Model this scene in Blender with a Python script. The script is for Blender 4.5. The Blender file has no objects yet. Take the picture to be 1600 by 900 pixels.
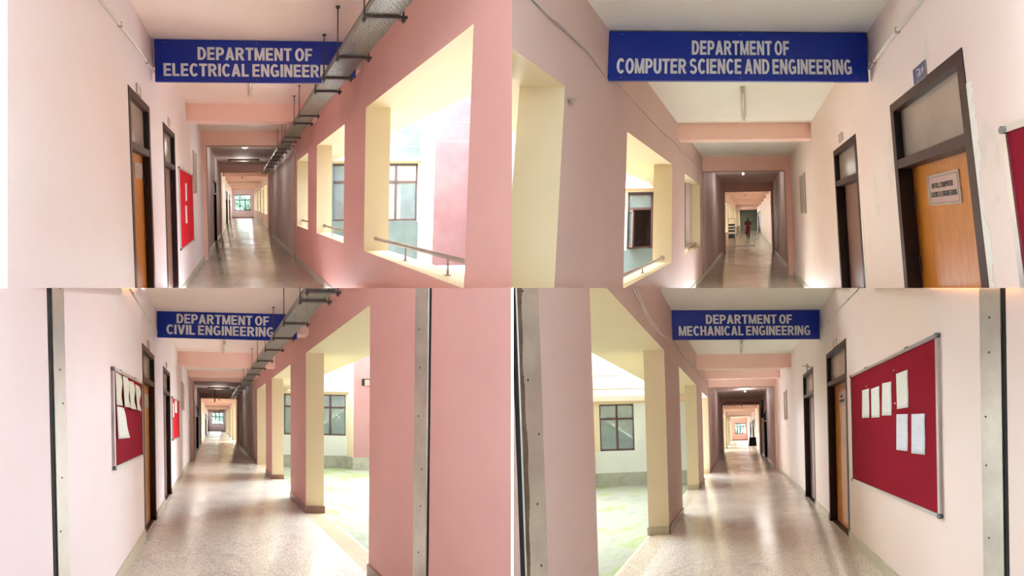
import bpy, bmesh, math, random
from mathutils import Vector, Matrix
random.seed(7)
C = bpy.context.scene.collection
SC = bpy.context.scene
PI = math.pi

# ------------------------------------------------------------------ camera, sky, sun, exposure
FPX = 800.0                                    # focal length in pixels of the 1600 x 900 frame
cam_data = bpy.data.cameras.new('camera')
cam_data.sensor_width = 36.0
cam_data.lens = 36.0 * FPX / 1600.0
cam_data.clip_start = 0.05
cam_data.clip_end = 400
camera = bpy.data.objects.new('camera', cam_data)
camera.rotation_euler = (PI / 2, 0, 0)
C.objects.link(camera)
SC.camera = camera

world = bpy.data.worlds.new('overcast_sky')
SC.world = world
world.use_nodes = True
wb = world.node_tree.nodes['Background']
wb.inputs[0].default_value = (0.85, 0.93, 1.0, 1)
wb.inputs[1].default_value = 4.5

def add_sun(name, direction, strength, angle, col):
    ld = bpy.data.lights.new(name, 'SUN')
    ld.energy = strength
    ld.angle = math.radians(angle)
    ld.color = col
    o = bpy.data.objects.new(name, ld)
    o.rotation_euler = Vector(direction).to_track_quat('-Z', 'Y').to_euler()
    o.location = (0, 0, 30)
    C.objects.link(o)
    return o
add_sun('hazy_sun', (0.0, 0.55, -0.83), 0.2, 40, (1.0, 0.97, 0.92))

vs = SC.view_settings
vs.view_transform = 'Standard'
vs.look = 'None'
vs.gamma = 1
vs.use_curve_mapping = False
vs.exposure = 1.6
SC.cycles.max_bounces = 12
SC.cycles.diffuse_bounces = 9

# ------------------------------------------------------------------ materials
MATS = {}
def _new(name):
    m = bpy.data.materials.new(name)
    m.use_nodes = True
    nt = m.node_tree
    return m, nt, nt.nodes['Principled BSDF']
def _loc(nt, scale=(1, 1, 1)):
    a = nt.nodes.new('ShaderNodeAttribute'); a.attribute_name = 'loc'
    mp = nt.nodes.new('ShaderNodeMapping'); mp.inputs['Scale'].default_value = scale
    nt.links.new(a.outputs['Vector'], mp.inputs['Vector'])
    return mp.outputs['Vector']
def _noise(nt, vec, scale, detail=4, rough=.55):
    n = nt.nodes.new('ShaderNodeTexNoise')
    n.inputs['Scale'].default_value = scale; n.inputs['Detail'].default_value = detail
    n.inputs['Roughness'].default_value = rough
    nt.links.new(vec, n.inputs['Vector'])
    return n.outputs['Fac']
def _ramp(nt, fac, stops):
    r = nt.nodes.new('ShaderNodeValToRGB')
    el = r.color_ramp.elements
    while len(el) < len(stops): el.new(0.5)
    for e, (p, c) in zip(el, stops):
        e.position = p
        e.color = c if len(c) == 4 else (*c, 1)
    nt.links.new(fac, r.inputs['Fac'])
    return r.outputs['Color']
def _mix(nt, fac, c1, c2):
    m = nt.nodes.new('ShaderNodeMix'); m.data_type = 'RGBA'
    if isinstance(fac, float): m.inputs['Factor'].default_value = fac
    else: nt.links.new(fac, m.inputs['Factor'])
    for s, c in (('A', c1), ('B', c2)):
        k = [i for i in m.inputs if i.name == s and i.type == 'RGBA'][0]
        if isinstance(c, tuple): k.default_value = (*c[:3], 1)
        else: nt.links.new(c, k)
    return [o for o in m.outputs if o.type == 'RGBA'][0]
def _bump(nt, bsdf, h, strength=.2, dist=.01):
    b = nt.nodes.new('ShaderNodeBump'); b.inputs['Strength'].default_value = strength
    b.inputs['Distance'].default_value = dist
    nt.links.new(h, b.inputs['Height']); nt.links.new(b.outputs['Normal'], bsdf.inputs['Normal'])
def srgb(r, g, b):
    f = lambda v: (v / 255 / 12.92) if v / 255 <= .04045 else ((v / 255 + .055) / 1.055) ** 2.4
    return (f(r), f(g), f(b))

def plain(name, col, rough=.5, metal=0.0, vary=.12, vscale=6.0, spec=.5, bump=0.0):
    if name in MATS: return MATS[name]
    m, nt, b = _new(name)
    v = _loc(nt)
    n = _noise(nt, v, vscale)
    dk = tuple(c * (1 - vary) for c in col); lt = tuple(min(1, c * (1 + vary)) for c in col)
    nt.links.new(_ramp(nt, n, [(.3, dk), (.7, lt)]), b.inputs['Base Color'])
    b.inputs['Roughness'].default_value = rough; b.inputs['Metallic'].default_value = metal
    b.inputs['Specular IOR Level'].default_value = spec
    if bump: _bump(nt, b, _noise(nt, v, vscale * 12), bump, .004)
    MATS[name] = m
    return m
def paint(name, col, stain, amount=.35, rough=.6, patch=None):
    """painted plaster: faint mottling, a few scuffs, soft plaster bump"""
    m, nt, b = _new(name)
    v = _loc(nt)
    n1 = _noise(nt, v, .9, 5, .6)
    base = _mix(nt, _ramp(nt, n1, [(.42, (0, 0, 0)), (.75, (amount,) * 3)]), col, stain)
    n2 = _noise(nt, v, 7, 6, .7)
    base = _mix(nt, _ramp(nt, n2, [(.66, (0, 0, 0)), (.74, (.28,) * 3)]), base, stain)
    if patch:
        n3 = _noise(nt, _loc(nt, (1, 1, .6)), 1.7, 8, .75)
        base = _mix(nt, _ramp(nt, n3, [(.575, (0, 0, 0)), (.60, (.7,) * 3)]), base, patch)
    nt.links.new(base, b.inputs['Base Color'])
    b.inputs['Roughness'].default_value = rough
    b.inputs['Specular IOR Level'].default_value = .25
    _bump(nt, b, _noise(nt, v, 30, 6), .12, .006)
    MATS[name] = m
    return m
def terrazzo(name, c1, c2, c3, rough0, rough1, crack=(.25, .22, .2)):
    m, nt, b = _new(name)
    v = _loc(nt)
    vo = nt.nodes.new('ShaderNodeTexVoronoi'); vo.inputs['Scale'].default_value = 120
    nt.links.new(v, vo.inputs['Vector'])
    sep = nt.nodes.new('ShaderNodeSeparateColor'); nt.links.new(vo.outputs['Color'], sep.inputs[0])
    chips = _ramp(nt, sep.outputs[0], [(.12, c3), (.3, c2), (.6, c1), (.95, tuple(min(1, x * 1.2) for x in c1))])
    n1 = _noise(nt, v, 1.1, 6, .65)
    base = _mix(nt, _ramp(nt, n1, [(.45, (0, 0, 0)), (.72, (.55,) * 3)]), chips, c3)
    wv = nt.nodes.new('ShaderNodeTexVoronoi'); wv.feature = 'DISTANCE_TO_EDGE'; wv.inputs['Scale'].default_value = .55
    nz = nt.nodes.new('ShaderNodeTexNoise'); nz.inputs['Scale'].default_value = 2.5; nt.links.new(v, nz.inputs['Vector'])
    ad = nt.nodes.new('ShaderNodeVectorMath'); ad.operation = 'ADD'
    nt.links.new(v, ad.inputs[0]); nt.links.new(nz.outputs['Color'], ad.inputs[1]); nt.links.new(ad.outputs[0], wv.inputs['Vector'])
    base = _mix(nt, _ramp(nt, wv.outputs['Distance'], [(0, (.3,) * 3), (.01, (0, 0, 0))]), base, crack)
    nt.links.new(base, b.inputs['Base Color'])
    r = nt.nodes.new('ShaderNodeMapRange'); nt.links.new(_noise(nt, v, 1.6, 5), r.inputs[0])
    r.inputs[1].default_value = .35; r.inputs[2].default_value = .68
    r.inputs[3].default_value = rough0; r.inputs[4].default_value = rough1
    nt.links.new(r.outputs[0], b.inputs['Roughness'])
    b.inputs['Specular IOR Level'].default_value = .6
    _bump(nt, b, _noise(nt, v, 2.5, 2), .02, .004)
    MATS[name] = m
    return m
def wood(name, c1, c2, rough=.3):
    m, nt, b = _new(name)
    v = _loc(nt, (9, 9, .9))
    n = _noise(nt, v, 6, 8, .65)
    nt.links.new(_ramp(nt, n, [(.3, c2), (.55, c1), (.8, tuple(x * 1.15 for x in c1))]), b.inputs['Base Color'])
    b.inputs['Roughness'].default_value = rough
    b.inputs['Coat Weight'].default_value = .25; b.inputs['Coat Roughness'].default_value = .15
    _bump(nt, b, n, .06, .003)
    MATS[name] = m
    return m
def glass_panel(name, col, rough=.08, metal=.0, alpha=1.0):
    m, nt, b = _new(name)
    n = _noise(nt, _loc(nt), 3, 4)
    nt.links.new(_ramp(nt, n, [(.3, tuple(c * .8 for c in col)), (.7, col)]), b.inputs['Base Color'])
    b.inputs['Roughness'].default_value = rough; b.inputs['Metallic'].default_value = metal
    b.inputs['Alpha'].default_value = alpha; b.inputs['Specular IOR Level'].default_value = .8
    MATS[name] = m
    return m

# one wall pink, light painted in: daylit room walls paler, backlit window walls deeper
paint('backlit_salmon_paint', srgb(224, 174, 167), srgb(206, 152, 144), .5)
paint('backlit_rose_paint', srgb(206, 180, 172), srgb(190, 162, 153), .5)
paint('light_block_paint', srgb(190, 190, 190), srgb(170, 170, 170), .3)
paint('daylit_pink_paint', srgb(230, 221, 224), srgb(230, 202, 205), .5)
paint('daylit_pale_patched_paint', srgb(236, 224, 220), srgb(234, 208, 200), .5)
paint('daylit_patched_room_paint', srgb(240, 224, 218), srgb(236, 206, 198), .5, patch=srgb(224, 214, 204))
paint('ceiling_blush_paint', srgb(246, 230, 223), srgb(238, 218, 209), .4)
paint('ceiling_white_paint', srgb(240, 242, 234), srgb(232, 230, 216), .4)
paint('beam_salmon_paint', srgb(246, 212, 200), srgb(236, 194, 180), .5)
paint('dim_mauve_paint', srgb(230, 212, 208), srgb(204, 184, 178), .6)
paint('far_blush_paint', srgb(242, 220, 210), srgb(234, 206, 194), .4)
paint('dimmed_weathered_white_paint', srgb(112, 124, 124), srgb(76, 90, 88), .9)  # outside white of the upper storey, stained, and darkened to offset strong skylight
paint('dimmed_weathered_pink_paint', srgb(132, 94, 97), srgb(140, 118, 116), .7)  # outside pink of the upper storey, also stained and darkened against the skylight
paint('cream_paint', srgb(228, 214, 182), srgb(218, 202, 162), .35)
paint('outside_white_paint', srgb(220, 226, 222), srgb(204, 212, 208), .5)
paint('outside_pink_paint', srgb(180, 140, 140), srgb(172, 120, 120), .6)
paint('sage_end_wall_paint', srgb(112, 126, 114), srgb(92, 106, 94), .4)
terrazzo('terrazzo_upper', srgb(196, 192, 178), srgb(168, 162, 148), srgb(134, 126, 112), .13, .22)
terrazzo('terrazzo_lower', srgb(234, 230, 222), srgb(216, 210, 202), srgb(184, 174, 166), .15, .24)
plain('fresh_plaster', srgb(240, 238, 232), .8, vary=.04)
plain('skirting_granite', srgb(190, 184, 164), .3, vary=.2, vscale=60)
plain('skirting_brown_granite', srgb(140, 108, 98), .3, vary=.3, vscale=70)
plain('plinth_cement', srgb(168, 170, 156), .85, vary=.15, vscale=4, bump=.3)
wood('orange_door_veneer', srgb(210, 132, 48), srgb(186, 108, 34))
wood('mauve_door_board', srgb(150, 112, 100), srgb(128, 94, 84), .4)
wood('dark_door_board', srgb(62, 50, 48), srgb(44, 36, 36), .4)
plain('frame_brown', srgb(66, 42, 38), .45, vary=.2, vscale=12, spec=.2)
plain('frame_dark', srgb(34, 28, 32), .3, vary=.2, vscale=12)
glass_panel('transom_board', srgb(178, 164, 152), .22)
glass_panel('smoky_pane', srgb(160, 176, 180), .06, .5)
glass_panel('end_pane', srgb(200, 235, 235), .02, 0, .12)
plain('window_steel_brown', srgb(92, 66, 62), .5, vary=.2)
plain('window_steel_dark', srgb(40, 62, 66), .4, vary=.1)
plain('sign_blue', srgb(6, 42, 150), .32, vary=.08, vscale=3)
plain('letter_grey', srgb(226, 228, 230), .45, vary=.05)
plain('felt_maroon', srgb(140, 32, 48), .95, vary=.07, vscale=3, spec=.05, bump=.2)
plain('felt_red', srgb(212, 44, 58), .95, vary=.06, vscale=3, spec=.05, bump=.2)
plain('aluminium', srgb(214, 214, 216), .32, .85, vary=.05)
plain('aluminium_dark', srgb(120, 122, 128), .4, .6, vary=.05)  # darker grey aluminium of the corner caps
plain('strip_metal', srgb(205, 202, 192), .33, .75, vary=.14, vscale=5)
plain('rust_edge', srgb(96, 76, 60), .8, vary=.4, vscale=14)
plain('gap_black', srgb(14, 12, 14), .9)
plain('rod_steel', srgb(84, 72, 70), .45, .5)
plain('rail_steel', srgb(186, 172, 166), .35, .5)
plain('conduit_white', srgb(226, 220, 214), .4, vary=.04)
plain('cable_grey', srgb(170, 160, 154), .5, vary=.1)
plain('cable_white', srgb(232, 226, 222), .5, vary=.03)
plain('cable_black', srgb(28, 26, 28), .5)
plain('lamp_housing', srgb(200, 194, 180), .4, vary=.05)
plain('lamp_tube', srgb(238, 236, 226), .25, vary=.02)
plain('lamp_dark', srgb(92, 78, 72), .5)
plain('panel_grey', srgb(160, 146, 134), .5, vary=.15, vscale=20)
plain('plate_blue', srgb(36, 62, 128), .3, vary=.3, vscale=40)
plain('plate_pale', srgb(206, 186, 178), .4, vary=.1)
plain('plate_rose', srgb(214, 178, 170), .2, vary=.03)
plain('plate_edge_clear', srgb(226, 222, 196), .08, .3, vary=.05)
plain('ink', srgb(44, 36, 40), .5)
plain('steel_sheet', srgb(96, 104, 116), .3, .5, vary=.2, vscale=10)
plain('chair_black', srgb(20, 26, 38), .6)
plain('chrome', srgb(205, 205, 205), .15, 1)
plain('kurta_red', srgb(92, 8, 24), .8, vary=.12)
plain('leggings_black', srgb(26, 20, 28), .8)
plain('hair_black', srgb(18, 14, 16), .45)
plain('skin', srgb(150, 104, 82), .55, vary=.04)
plain('rack_dark', srgb(38, 46, 50), .5)
plain('bark', srgb(88, 70, 54), .9, vary=.25, bump=.5)
plain('leaf_green', srgb(84, 118, 92), .6, vary=.35, vscale=3)
plain('spot_black', srgb(20, 18, 18), .6)

def ground_mat():
    m, nt, b = _new('mossy_paving')
    v = _loc(nt, (1, .6, 1))
    n = _noise(nt, v, 1.4, 8, .7)
    c = _ramp(nt, n, [(.3, srgb(118, 128, 112)), (.5, srgb(150, 152, 136)), (.60, srgb(132, 148, 92)), (.74, srgb(96, 136, 44))])
    s = _ramp(nt, _noise(nt, _loc(nt, (.5, 5, 1)), 3, 7, .7), [(.45, (0, 0, 0)), (.7, (.5,) * 3)])
    nt.links.new(_mix(nt, s, c, srgb(148, 156, 140)), b.inputs['Base Color'])
    b.inputs['Roughness'].default_value = .9
    _bump(nt, b, n, .4, .02)
    MATS['mossy_paving'] = m
ground_mat()
def tray_mat():
    m, nt, b = _new('perforated_steel')
    at = nt.nodes.new('ShaderNodeAttribute'); at.attribute_name = 'loc'
    sp = nt.nodes.new('ShaderNodeSeparateXYZ'); nt.links.new(at.outputs['Vector'], sp.inputs[0])
    cb = nt.nodes.new('ShaderNodeCombineXYZ')
    nt.links.new(sp.outputs[0], cb.inputs[1]); nt.links.new(sp.outputs[1], cb.inputs[0])
    br = nt.nodes.new('ShaderNodeTexBrick')
    br.inputs['Color1'].default_value = (0, 0, 0, 1); br.inputs['Color2'].default_value = (0, 0, 0, 1); br.inputs['Mortar'].default_value = (1, 1, 1, 1)
    br.inputs['Scale'].default_value = 1; br.inputs['Brick Width'].default_value = .045; br.inputs['Row Height'].default_value = .022
    br.inputs['Mortar Size'].default_value = .0075; br.inputs['Mortar Smooth'].default_value = 0
    nt.links.new(cb.outputs[0], br.inputs['Vector'])
    nt.links.new(br.outputs['Color'], b.inputs['Alpha'])
    b.inputs['Base Color'].default_value = (*srgb(122, 122, 114), 1)
    b.inputs['Metallic'].default_value = .8; b.inputs['Roughness'].default_value = .38
    MATS['perforated_steel'] = m
    plain('tray_steel', srgb(150, 146, 142), .38, .8, vary=.1)
tray_mat()
def paper_mat(name, col):
    """typed sheet: rows of tiny grey lines across a near-white page"""
    m, nt, b = _new(name)
    v = _loc(nt, (1, 1, 1))
    sp = nt.nodes.new('ShaderNodeSeparateXYZ'); nt.links.new(v, sp.inputs[0])
    w = nt.nodes.new('ShaderNodeMath'); w.operation = 'MULTIPLY'; w.inputs[1].default_value = 42
    nt.links.new(sp.outputs[2], w.inputs[0])
    fr = nt.nodes.new('ShaderNodeMath'); fr.operation = 'FRACT'; nt.links.new(w.outputs[0], fr.inputs[0])
    gt = nt.nodes.new('ShaderNodeMath'); gt.operation = 'GREATER_THAN'; gt.inputs[1].default_value = .62; nt.links.new(fr.outputs[0], gt.inputs[0])
    n = _ramp(nt, _noise(nt, _loc(nt, (1, 60, 42)), 1, 2), [(.50, (0, 0, 0)), (.56, (.2,) * 3)])
    mu = nt.nodes.new('ShaderNodeMath'); mu.operation = 'MULTIPLY'
    nt.links.new(gt.outputs[0], mu.inputs[0]); nt.links.new(n, mu.inputs[1])
    nt.links.new(_mix(nt, mu.outputs[0], col, srgb(90, 90, 100)), b.inputs['Base Color'])
    b.inputs['Roughness'].default_value = .8
    MATS[name] = m
paper_mat('paper_white', srgb(226, 230, 228))
paper_mat('paper_bluish', srgb(216, 224, 238))
paper_mat('paper_aged', srgb(216, 214, 200))

# ------------------------------------------------------------------ corridor frames
class Corridor:
    """one corridor wing: a = metres to the right of the eye line, d = metres along it, h = metres above the eye"""
    F0 = 560.0
    def __init__(s, p, Wl, Wr, H, clips):
        s.vx, s.vy, s.r1, s.r2, s.ch, s.ca = p
        s.Wl, s.Wr, s.H, s.E = Wl, Wr, H, -1.5
        s.kx = (s.vx - 800) / s.F0; s.kz = (450 - s.vy) / s.F0; s.ky = FPX / s.F0
        s.M = Matrix(((s.kx * s.ca + 1, s.kx, s.kx * s.ch + s.r1),
                      (s.ky * s.ca, s.ky, s.ky * s.ch),
                      (s.kz * s.ca + s.r2, s.kz, s.kz * s.ch + 1)))
        s.Mi = s.M.inverted()
        s.clips = [Vector(c) for c in clips]          # cut planes between the wings; keep the side where dot <= 0
    def W(s, a, d, h):
        return s.M @ Vector((a, d, h))
    def ray(s, x, y):
        return s.Mi @ Vector(((x - 800) / FPX, 1.0, (450 - y) / FPX))
    def on(s, x, y, axis, val):
        r = s.ray(x, y)
        return r * (val / r[axis])
    def left(s, x, y):  p = s.on(x, y, 0, -s.Wl); return p[1], p[2]
    def right(s, x, y): p = s.on(x, y, 0, s.Wr); return p[1], p[2]
    def front(s, x, y, d): p = s.on(x, y, 1, d); return p[0], p[2]
    def ground(s, x, y, h=None): p = s.on(x, y, 2, s.E if h is None else h); return p[0], p[1]

NX = 1.0 / 1.0
def vplane(px, keep):          # upright plane through the eye at picture column px; keep 'L' or 'R'
    n = Vector((1, -(px - 800) / FPX, 0))
    return n if keep == 'L' else -n
UP = (0, 0, -1); DN = (0, 0, 1)
TL = Corridor((376.815, 319.634, -.0134, .0062, -.0805, .0475), 1.0232, 1.4823, 1.93, [vplane(11, 'R'), vplane(800, 'L'), UP])
TR = Corridor((1170.12, 343.78, -.023, .0234, .1429, .0618), 1.2397, 1.1771, 1.7712, [vplane(800, 'R'), UP])
BL = Corridor((335.042, 658.226, -.0088, -.0212, -.034, .0125), .8901, 1.5175, 1.707, [vplane(799, 'L'), DN])
BR = Corridor((1153.69, 673.112, -.0257, .0299, -.0151, .0795), 1.0602, 1.4543, 2.0276, [vplane(802, 'R'), DN])

# ------------------------------------------------------------------ mesh building
class MB:
    def __init__(s): s.v = []; s.f = []; s.m = []; s.sm = []
    def face(s, idx, m=0, smooth=False): s.f.append(idx); s.m.append(m); s.sm.append(smooth)
    def hexa(s, p, m=0, fm=None):
        """p: 8 corners, bottom 4 (a0d0,a1d0,a1d1,a0d1) then top 4; fm: {'a-':mat,...}"""
        n = len(s.v); s.v += [tuple(q) for q in p]
        fm = fm or {}
        for key, q in (('h-', (3, 2, 1, 0)), ('h+', (4, 5, 6, 7)), ('d-', (0, 1, 5, 4)), ('d+', (2, 3, 7, 6)), ('a+', (1, 2, 6, 5)), ('a-', (3, 0, 4, 7))):
            s.face([n + i for i in q], fm.get(key, m))
        return s
    def box(s, a0, a1, d0, d1, h0, h1, m=0, fm=None):
        if a0 > a1: a0, a1 = a1, a0
        if d0 > d1: d0, d1 = d1, d0
        if h0 > h1: h0, h1 = h1, h0
        return s.hexa([(a0, d0, h0), (a1, d0, h0), (a1, d1, h0), (a0, d1, h0), (a0, d0, h1), (a1, d0, h1), (a1, d1, h1), (a0, d1, h1)], m, fm)
    def tube(s, pts, r, n=8, m=0, rs=None, cap=True):
        pts = [Vector(p) for p in pts]; rings = []
        for i, p in enumerate(pts):
            t = (pts[min(i + 1, len(pts) - 1)] - pts[max(i - 1, 0)])
            if t.length < 1e-9: t = Vector((0, 0, 1))
            t.normalize()
            u = t.cross(Vector((0, 0, 1)))
            if u.length < .05: u = t.cross(Vector((1, 0, 0)))
            u.normalize(); w = t.cross(u)
            rr = rs[i] if rs else r
            ra, rb = rr if isinstance(rr, tuple) else (rr, rr)
            k = len(s.v)
            for j in range(n):
                an = 2 * PI * j / n
                s.v.append(tuple(p + u * math.cos(an) * ra + w * math.sin(an) * rb))
            rings.append(k)
        for a, b in zip(rings, rings[1:]):
            for j in range(n): s.face([a + j, a + (j + 1) % n, b + (j + 1) % n, b + j], m, True)
        if cap:
            s.face([rings[0] + j for j in range(n)][::-1], m); s.face([rings[-1] + j for j in range(n)], m)
        return s
    def loft(s, rings, n=20, m=0):
        """level rings (a, d, h, ra, rd) joined into a closed skin"""
        ks = []
        for a, d, h, ra, rd in rings:
            ks.append(len(s.v))
            for j in range(n):
                an = 2 * PI * j / n
                s.v.append((a + math.cos(an) * ra, d + math.sin(an) * rd, h))
        for p, q_ in zip(ks, ks[1:]):
            for j in range(n): s.face([p + j, p + (j + 1) % n, q_ + (j + 1) % n, q_ + j], m, True)
        s.face([ks[0] + j for j in range(n)][::-1], m); s.face([ks[-1] + j for j in range(n)], m)
        return s
    def ball(s, c, r, m=0, seg=12, ring=8):
        rx, ry, rz = r if isinstance(r, tuple) else (r, r, r)
        pts = []; rs = []
        k = len(s.v)
        for i in range(ring + 1):
            th = PI * i / ring
            for j in range(seg):
                ph = 2 * PI * j / seg
                s.v.append((c[0] + rx * math.sin(th) * math.cos(ph), c[1] + ry * math.sin(th) * math.sin(ph), c[2] + rz * math.cos(th)))
        for i in range(ring):
            for j in range(seg):
                s.face([k + i * seg + j, k + (i + 1) * seg + j, k + (i + 1) * seg + (j + 1) % seg, k + i * seg + (j + 1) % seg], m, True)
        return s
    def prism(s, poly, fn, t, m=0):
        """poly: list of (u,v); fn maps (u,v,w) to a point; thickness w 0..t"""
        n = len(poly); k = len(s.v)
        for w in (0, t): s.v += [tuple(fn(u, v, w)) for u, v in poly]
        s.face([k + i for i in range(n)][::-1], m); s.face([k + n + i for i in range(n)], m)
        for i in range(n): j = (i + 1) % n; s.face([k + i, k + j, k + n + j, k + n + i], m)
        return s
    def mesh(s, q, name, origin, mats):
        me = bpy.data.meshes.new(name)
        me.from_pydata([tuple(q.W(*v)) for v in s.v], [], s.f)
        me.polygons.foreach_set('material_index', s.m)
        me.polygons.foreach_set('use_smooth', s.sm)
        bm = bmesh.new(); bm.from_mesh(me)
        bmesh.ops.recalc_face_normals(bm, faces=bm.faces)
        for n in q.clips:
            if any(v.co.dot(n) > 1e-5 for v in bm.verts):
                r = bmesh.ops.bisect_plane(bm, geom=bm.verts[:] + bm.edges[:] + bm.faces[:], plane_co=(0, 0, 0), plane_no=n, clear_outer=True, dist=1e-5)
                ed = [e for e in r['geom_cut'] if isinstance(e, bmesh.types.BMEdge) and e.is_valid and e.is_boundary]
                if ed: bmesh.ops.holes_fill(bm, edges=ed, sides=0)
        lay = bm.verts.layers.float_vector.new('loc')
        for v in bm.verts:
            v[lay] = q.Mi @ v.co
            v.co = v.co - origin
        bm.to_mesh(me); bm.free()
        for mt in mats: me.materials.append(MATS[mt])
        return me

def _props(o, label=None, cat=None, group=None, kind=None):
    if label: o['label'] = label
    if cat: o['category'] = cat
    if group: o['group'] = group
    if kind: o['kind'] = kind
class Thing:
    def __init__(s, q, name, base, label, cat, group=None, kind=None):
        s.q = q
        s.o = bpy.data.objects.new(name, None)
        s.o.empty_display_size = .1
        s.base = q.W(*base); s.o.location = s.base
        C.objects.link(s.o)
        _props(s.o, label, cat, group, kind)
    def part(s, name, mb, mats, parent=None, label=None, kind=None):
        mats = mats if isinstance(mats, (list, tuple)) else [mats]
        o = bpy.data.objects.new(name, mb.mesh(s.q, name, s.base, mats))
        o.parent = parent or s.o
        C.objects.link(o)
        _props(o, label, None, None, kind)
        return o
def single(q, name, mb, mats, label=None, cat=None, group=None, kind=None, base=None):
    mats = mats if isinstance(mats, (list, tuple)) else [mats]
    if base is None:
        n = len(mb.v); base = (sum(v[0] for v in mb.v) / n, sum(v[1] for v in mb.v) / n, min(v[2] for v in mb.v))
    b = q.W(*base)
    o = bpy.data.objects.new(name, mb.mesh(q, name, b, mats))
    o.location = b
    C.objects.link(o)
    _props(o, label, cat, group, kind)
    return o
def struct(q, name, mb, mats, label=None, cat=None):
    return single(q, name, mb, mats, label, cat, kind='structure')

# ------------------------------------------------------------------ block lettering
def ellipse_band(cx, cy, rx, ry, tx, ty, a0, a1, n=14):
    out = []
    for i in range(n):
        t0 = math.radians(a0 + (a1 - a0) * i / n); t1 = math.radians(a0 + (a1 - a0) * (i + 1) / n)
        P = lambda t, k: (cx + (rx - k * tx) * math.cos(t), cy + (ry - k * ty) * math.sin(t))
        out.append([P(t0, 0), P(t1, 0), P(t1, 1), P(t0, 1)])
    return out
def R(x0, y0, x1, y1): return [(x0, y0), (x1, y0), (x1, y1), (x0, y1)]
def glyph(c):
    """polygons in a box of height 1, and its width"""
    t, k = .22, .17
    if c == 'E': return [R(0, 0, t, 1), R(0, 0, .6, k), R(0, .42, .56, .42 + k), R(0, 1 - k, .6, 1)], .62
    if c == 'F': return [R(0, 0, t, 1), R(0, .40, .53, .40 + k), R(0, 1 - k, .58, 1)], .6
    if c == 'L': return [R(0, 0, t, 1), R(0, 0, .57, k)], .59
    if c == 'I': return [R(0, 0, t, 1)], t
    if c == 'T': return [R(.21, 0, .21 + t, 1), R(0, 1 - k, .64, 1)], .64
    if c == 'H': return [R(0, 0, t, 1), R(.46, 0, .46 + t, 1), R(0, .41, .6, .41 + k)], .68
    if c == 'N': return [R(0, 0, t - .02, 1), R(.48, 0, .46 + t, 1), [(0, 1), (.22, 1), (.68, 0), (.46, 0)]], .68
    if c == 'M': return [R(0, 0, .19, 1), R(.63, 0, .82, 1), [(0, 1), (.22, 1), (.49, 0), (.33, 0)], [(.82, 1), (.60, 1), (.33, 0), (.49, 0)]], .82
    if c == 'A': return [[(0, 0), (.23, 0), (.47, 1), (.26, 1)], [(.74, 0), (.51, 0), (.27, 1), (.48, 1)], R(.15, .19, .59, .19 + k)], .74
    if c == 'V': return [[(0, 1), (.23, 1), (.47, 0), (.26, 0)], [(.74, 1), (.51, 1), (.27, 0), (.48, 0)]], .74
    if c == 'D': return [R(0, 0, t, 1), R(0, 0, .32, k), R(0, 1 - k, .32, 1)] + ellipse_band(.3, .5, .38, .5, t, k, -90, 90), .68
    if c == 'O': return ellipse_band(.37, .5, .37, .52, t, k, 0, 360, 28), .74
    if c == 'C': return ellipse_band(.37, .5, .37, .52, t, k, 42, 318, 22), .68
    if c == 'G': return ellipse_band(.37, .5, .37, .52, t, k, 45, 318, 22) + [R(.38, .36, .71, .52), R(.53, .06, .71, .5)], .74
    if c == 'U': return [R(0, .34, t, 1), R(.46, .34, .68, 1)] + ellipse_band(.34, .36, .34, .38, t, k, 180, 360), .68
    if c == 'P': return [R(0, 0, t, 1), R(0, 1 - k, .36, 1), R(0, .36, .36, .36 + k)] + ellipse_band(.33, .68, .32, .32, t, k, -90, 90), .65
    if c == 'R': return [R(0, 0, t, 1), R(0, 1 - k, .38, 1), R(0, .40, .38, .40 + k), [(.26, .44), (.46, .50), (.72, 0), (.48, 0)]] + ellipse_band(.35, .70, .32, .30, t, k, -90, 90), .72
    if c == 'S': return ellipse_band(.32, .73, .31, .29, t - .02, k, 25, 255, 16) + ellipse_band(.33, .28, .33, .30, t - .02, k, -155, 82, 16) + [[(.2, .62), (.34, .45), (.46, .40), (.36, .58)]], .66
    if c == '&': return ellipse_band(.3, .76, .22, .24, .15, .13, 0, 360, 16) + ellipse_band(.3, .27, .3, .29, .18, .15, 60, 330, 16) + [[(.12, .62), (.3, .66), (.74, 0), (.52, 0)]], .76
    if c == ',': return [[(0, 0), (.2, 0), (.2, .2), (0, .2)], [(.08, 0), (.2, 0), (.08, -.18)]], .2
    return [], .19
def lettering(mb, text, u0, u1, v0, v1, fn, t, m=0, track=.085):
    """fit one line of text in u0..u1 (across) and v0..v1 (down, v0 above v1)"""
    gl = []; x = 0
    for ch in text:
        g, w = glyph(ch)
        gl.append((x, g)); x += w + (track if ch != ' ' else 0)
    x -= track
    for gx, polys in gl:
        for pg in polys:
            mb.prism([(u0 + (u1 - u0) * (gx + px) / x, v1 + (v0 - v1) * py) for px, py in pg], fn, t, m)

# ------------------------------------------------------------------ shared builders
def wall_run(q, name, side, d0, d1, h0, h1, thick, openings, mats, label=None):
    """a wall with rectangular openings (da, db, hb, ht); mats = [room face, everything else]"""
    mb = MB()
    W = q.Wl if side < 0 else q.Wr
    a0, a1 = side * W, side * (W + thick)
    inner = {'a+' if side < 0 else 'a-': 0}
    def B(da, db, ha, hb):
        if db - da > 1e-4 and hb - ha > 1e-4: mb.box(a0, a1, da, db, ha, hb, 1, inner)
    cur = d0
    for da, db, hb, ht in sorted(openings):
        B(cur, da, h0, h1); B(da, db, h0, hb); B(da, db, ht, h1); cur = db
    B(cur, d1, h0, h1)
    return struct(q, name, mb, mats, label)

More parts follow.
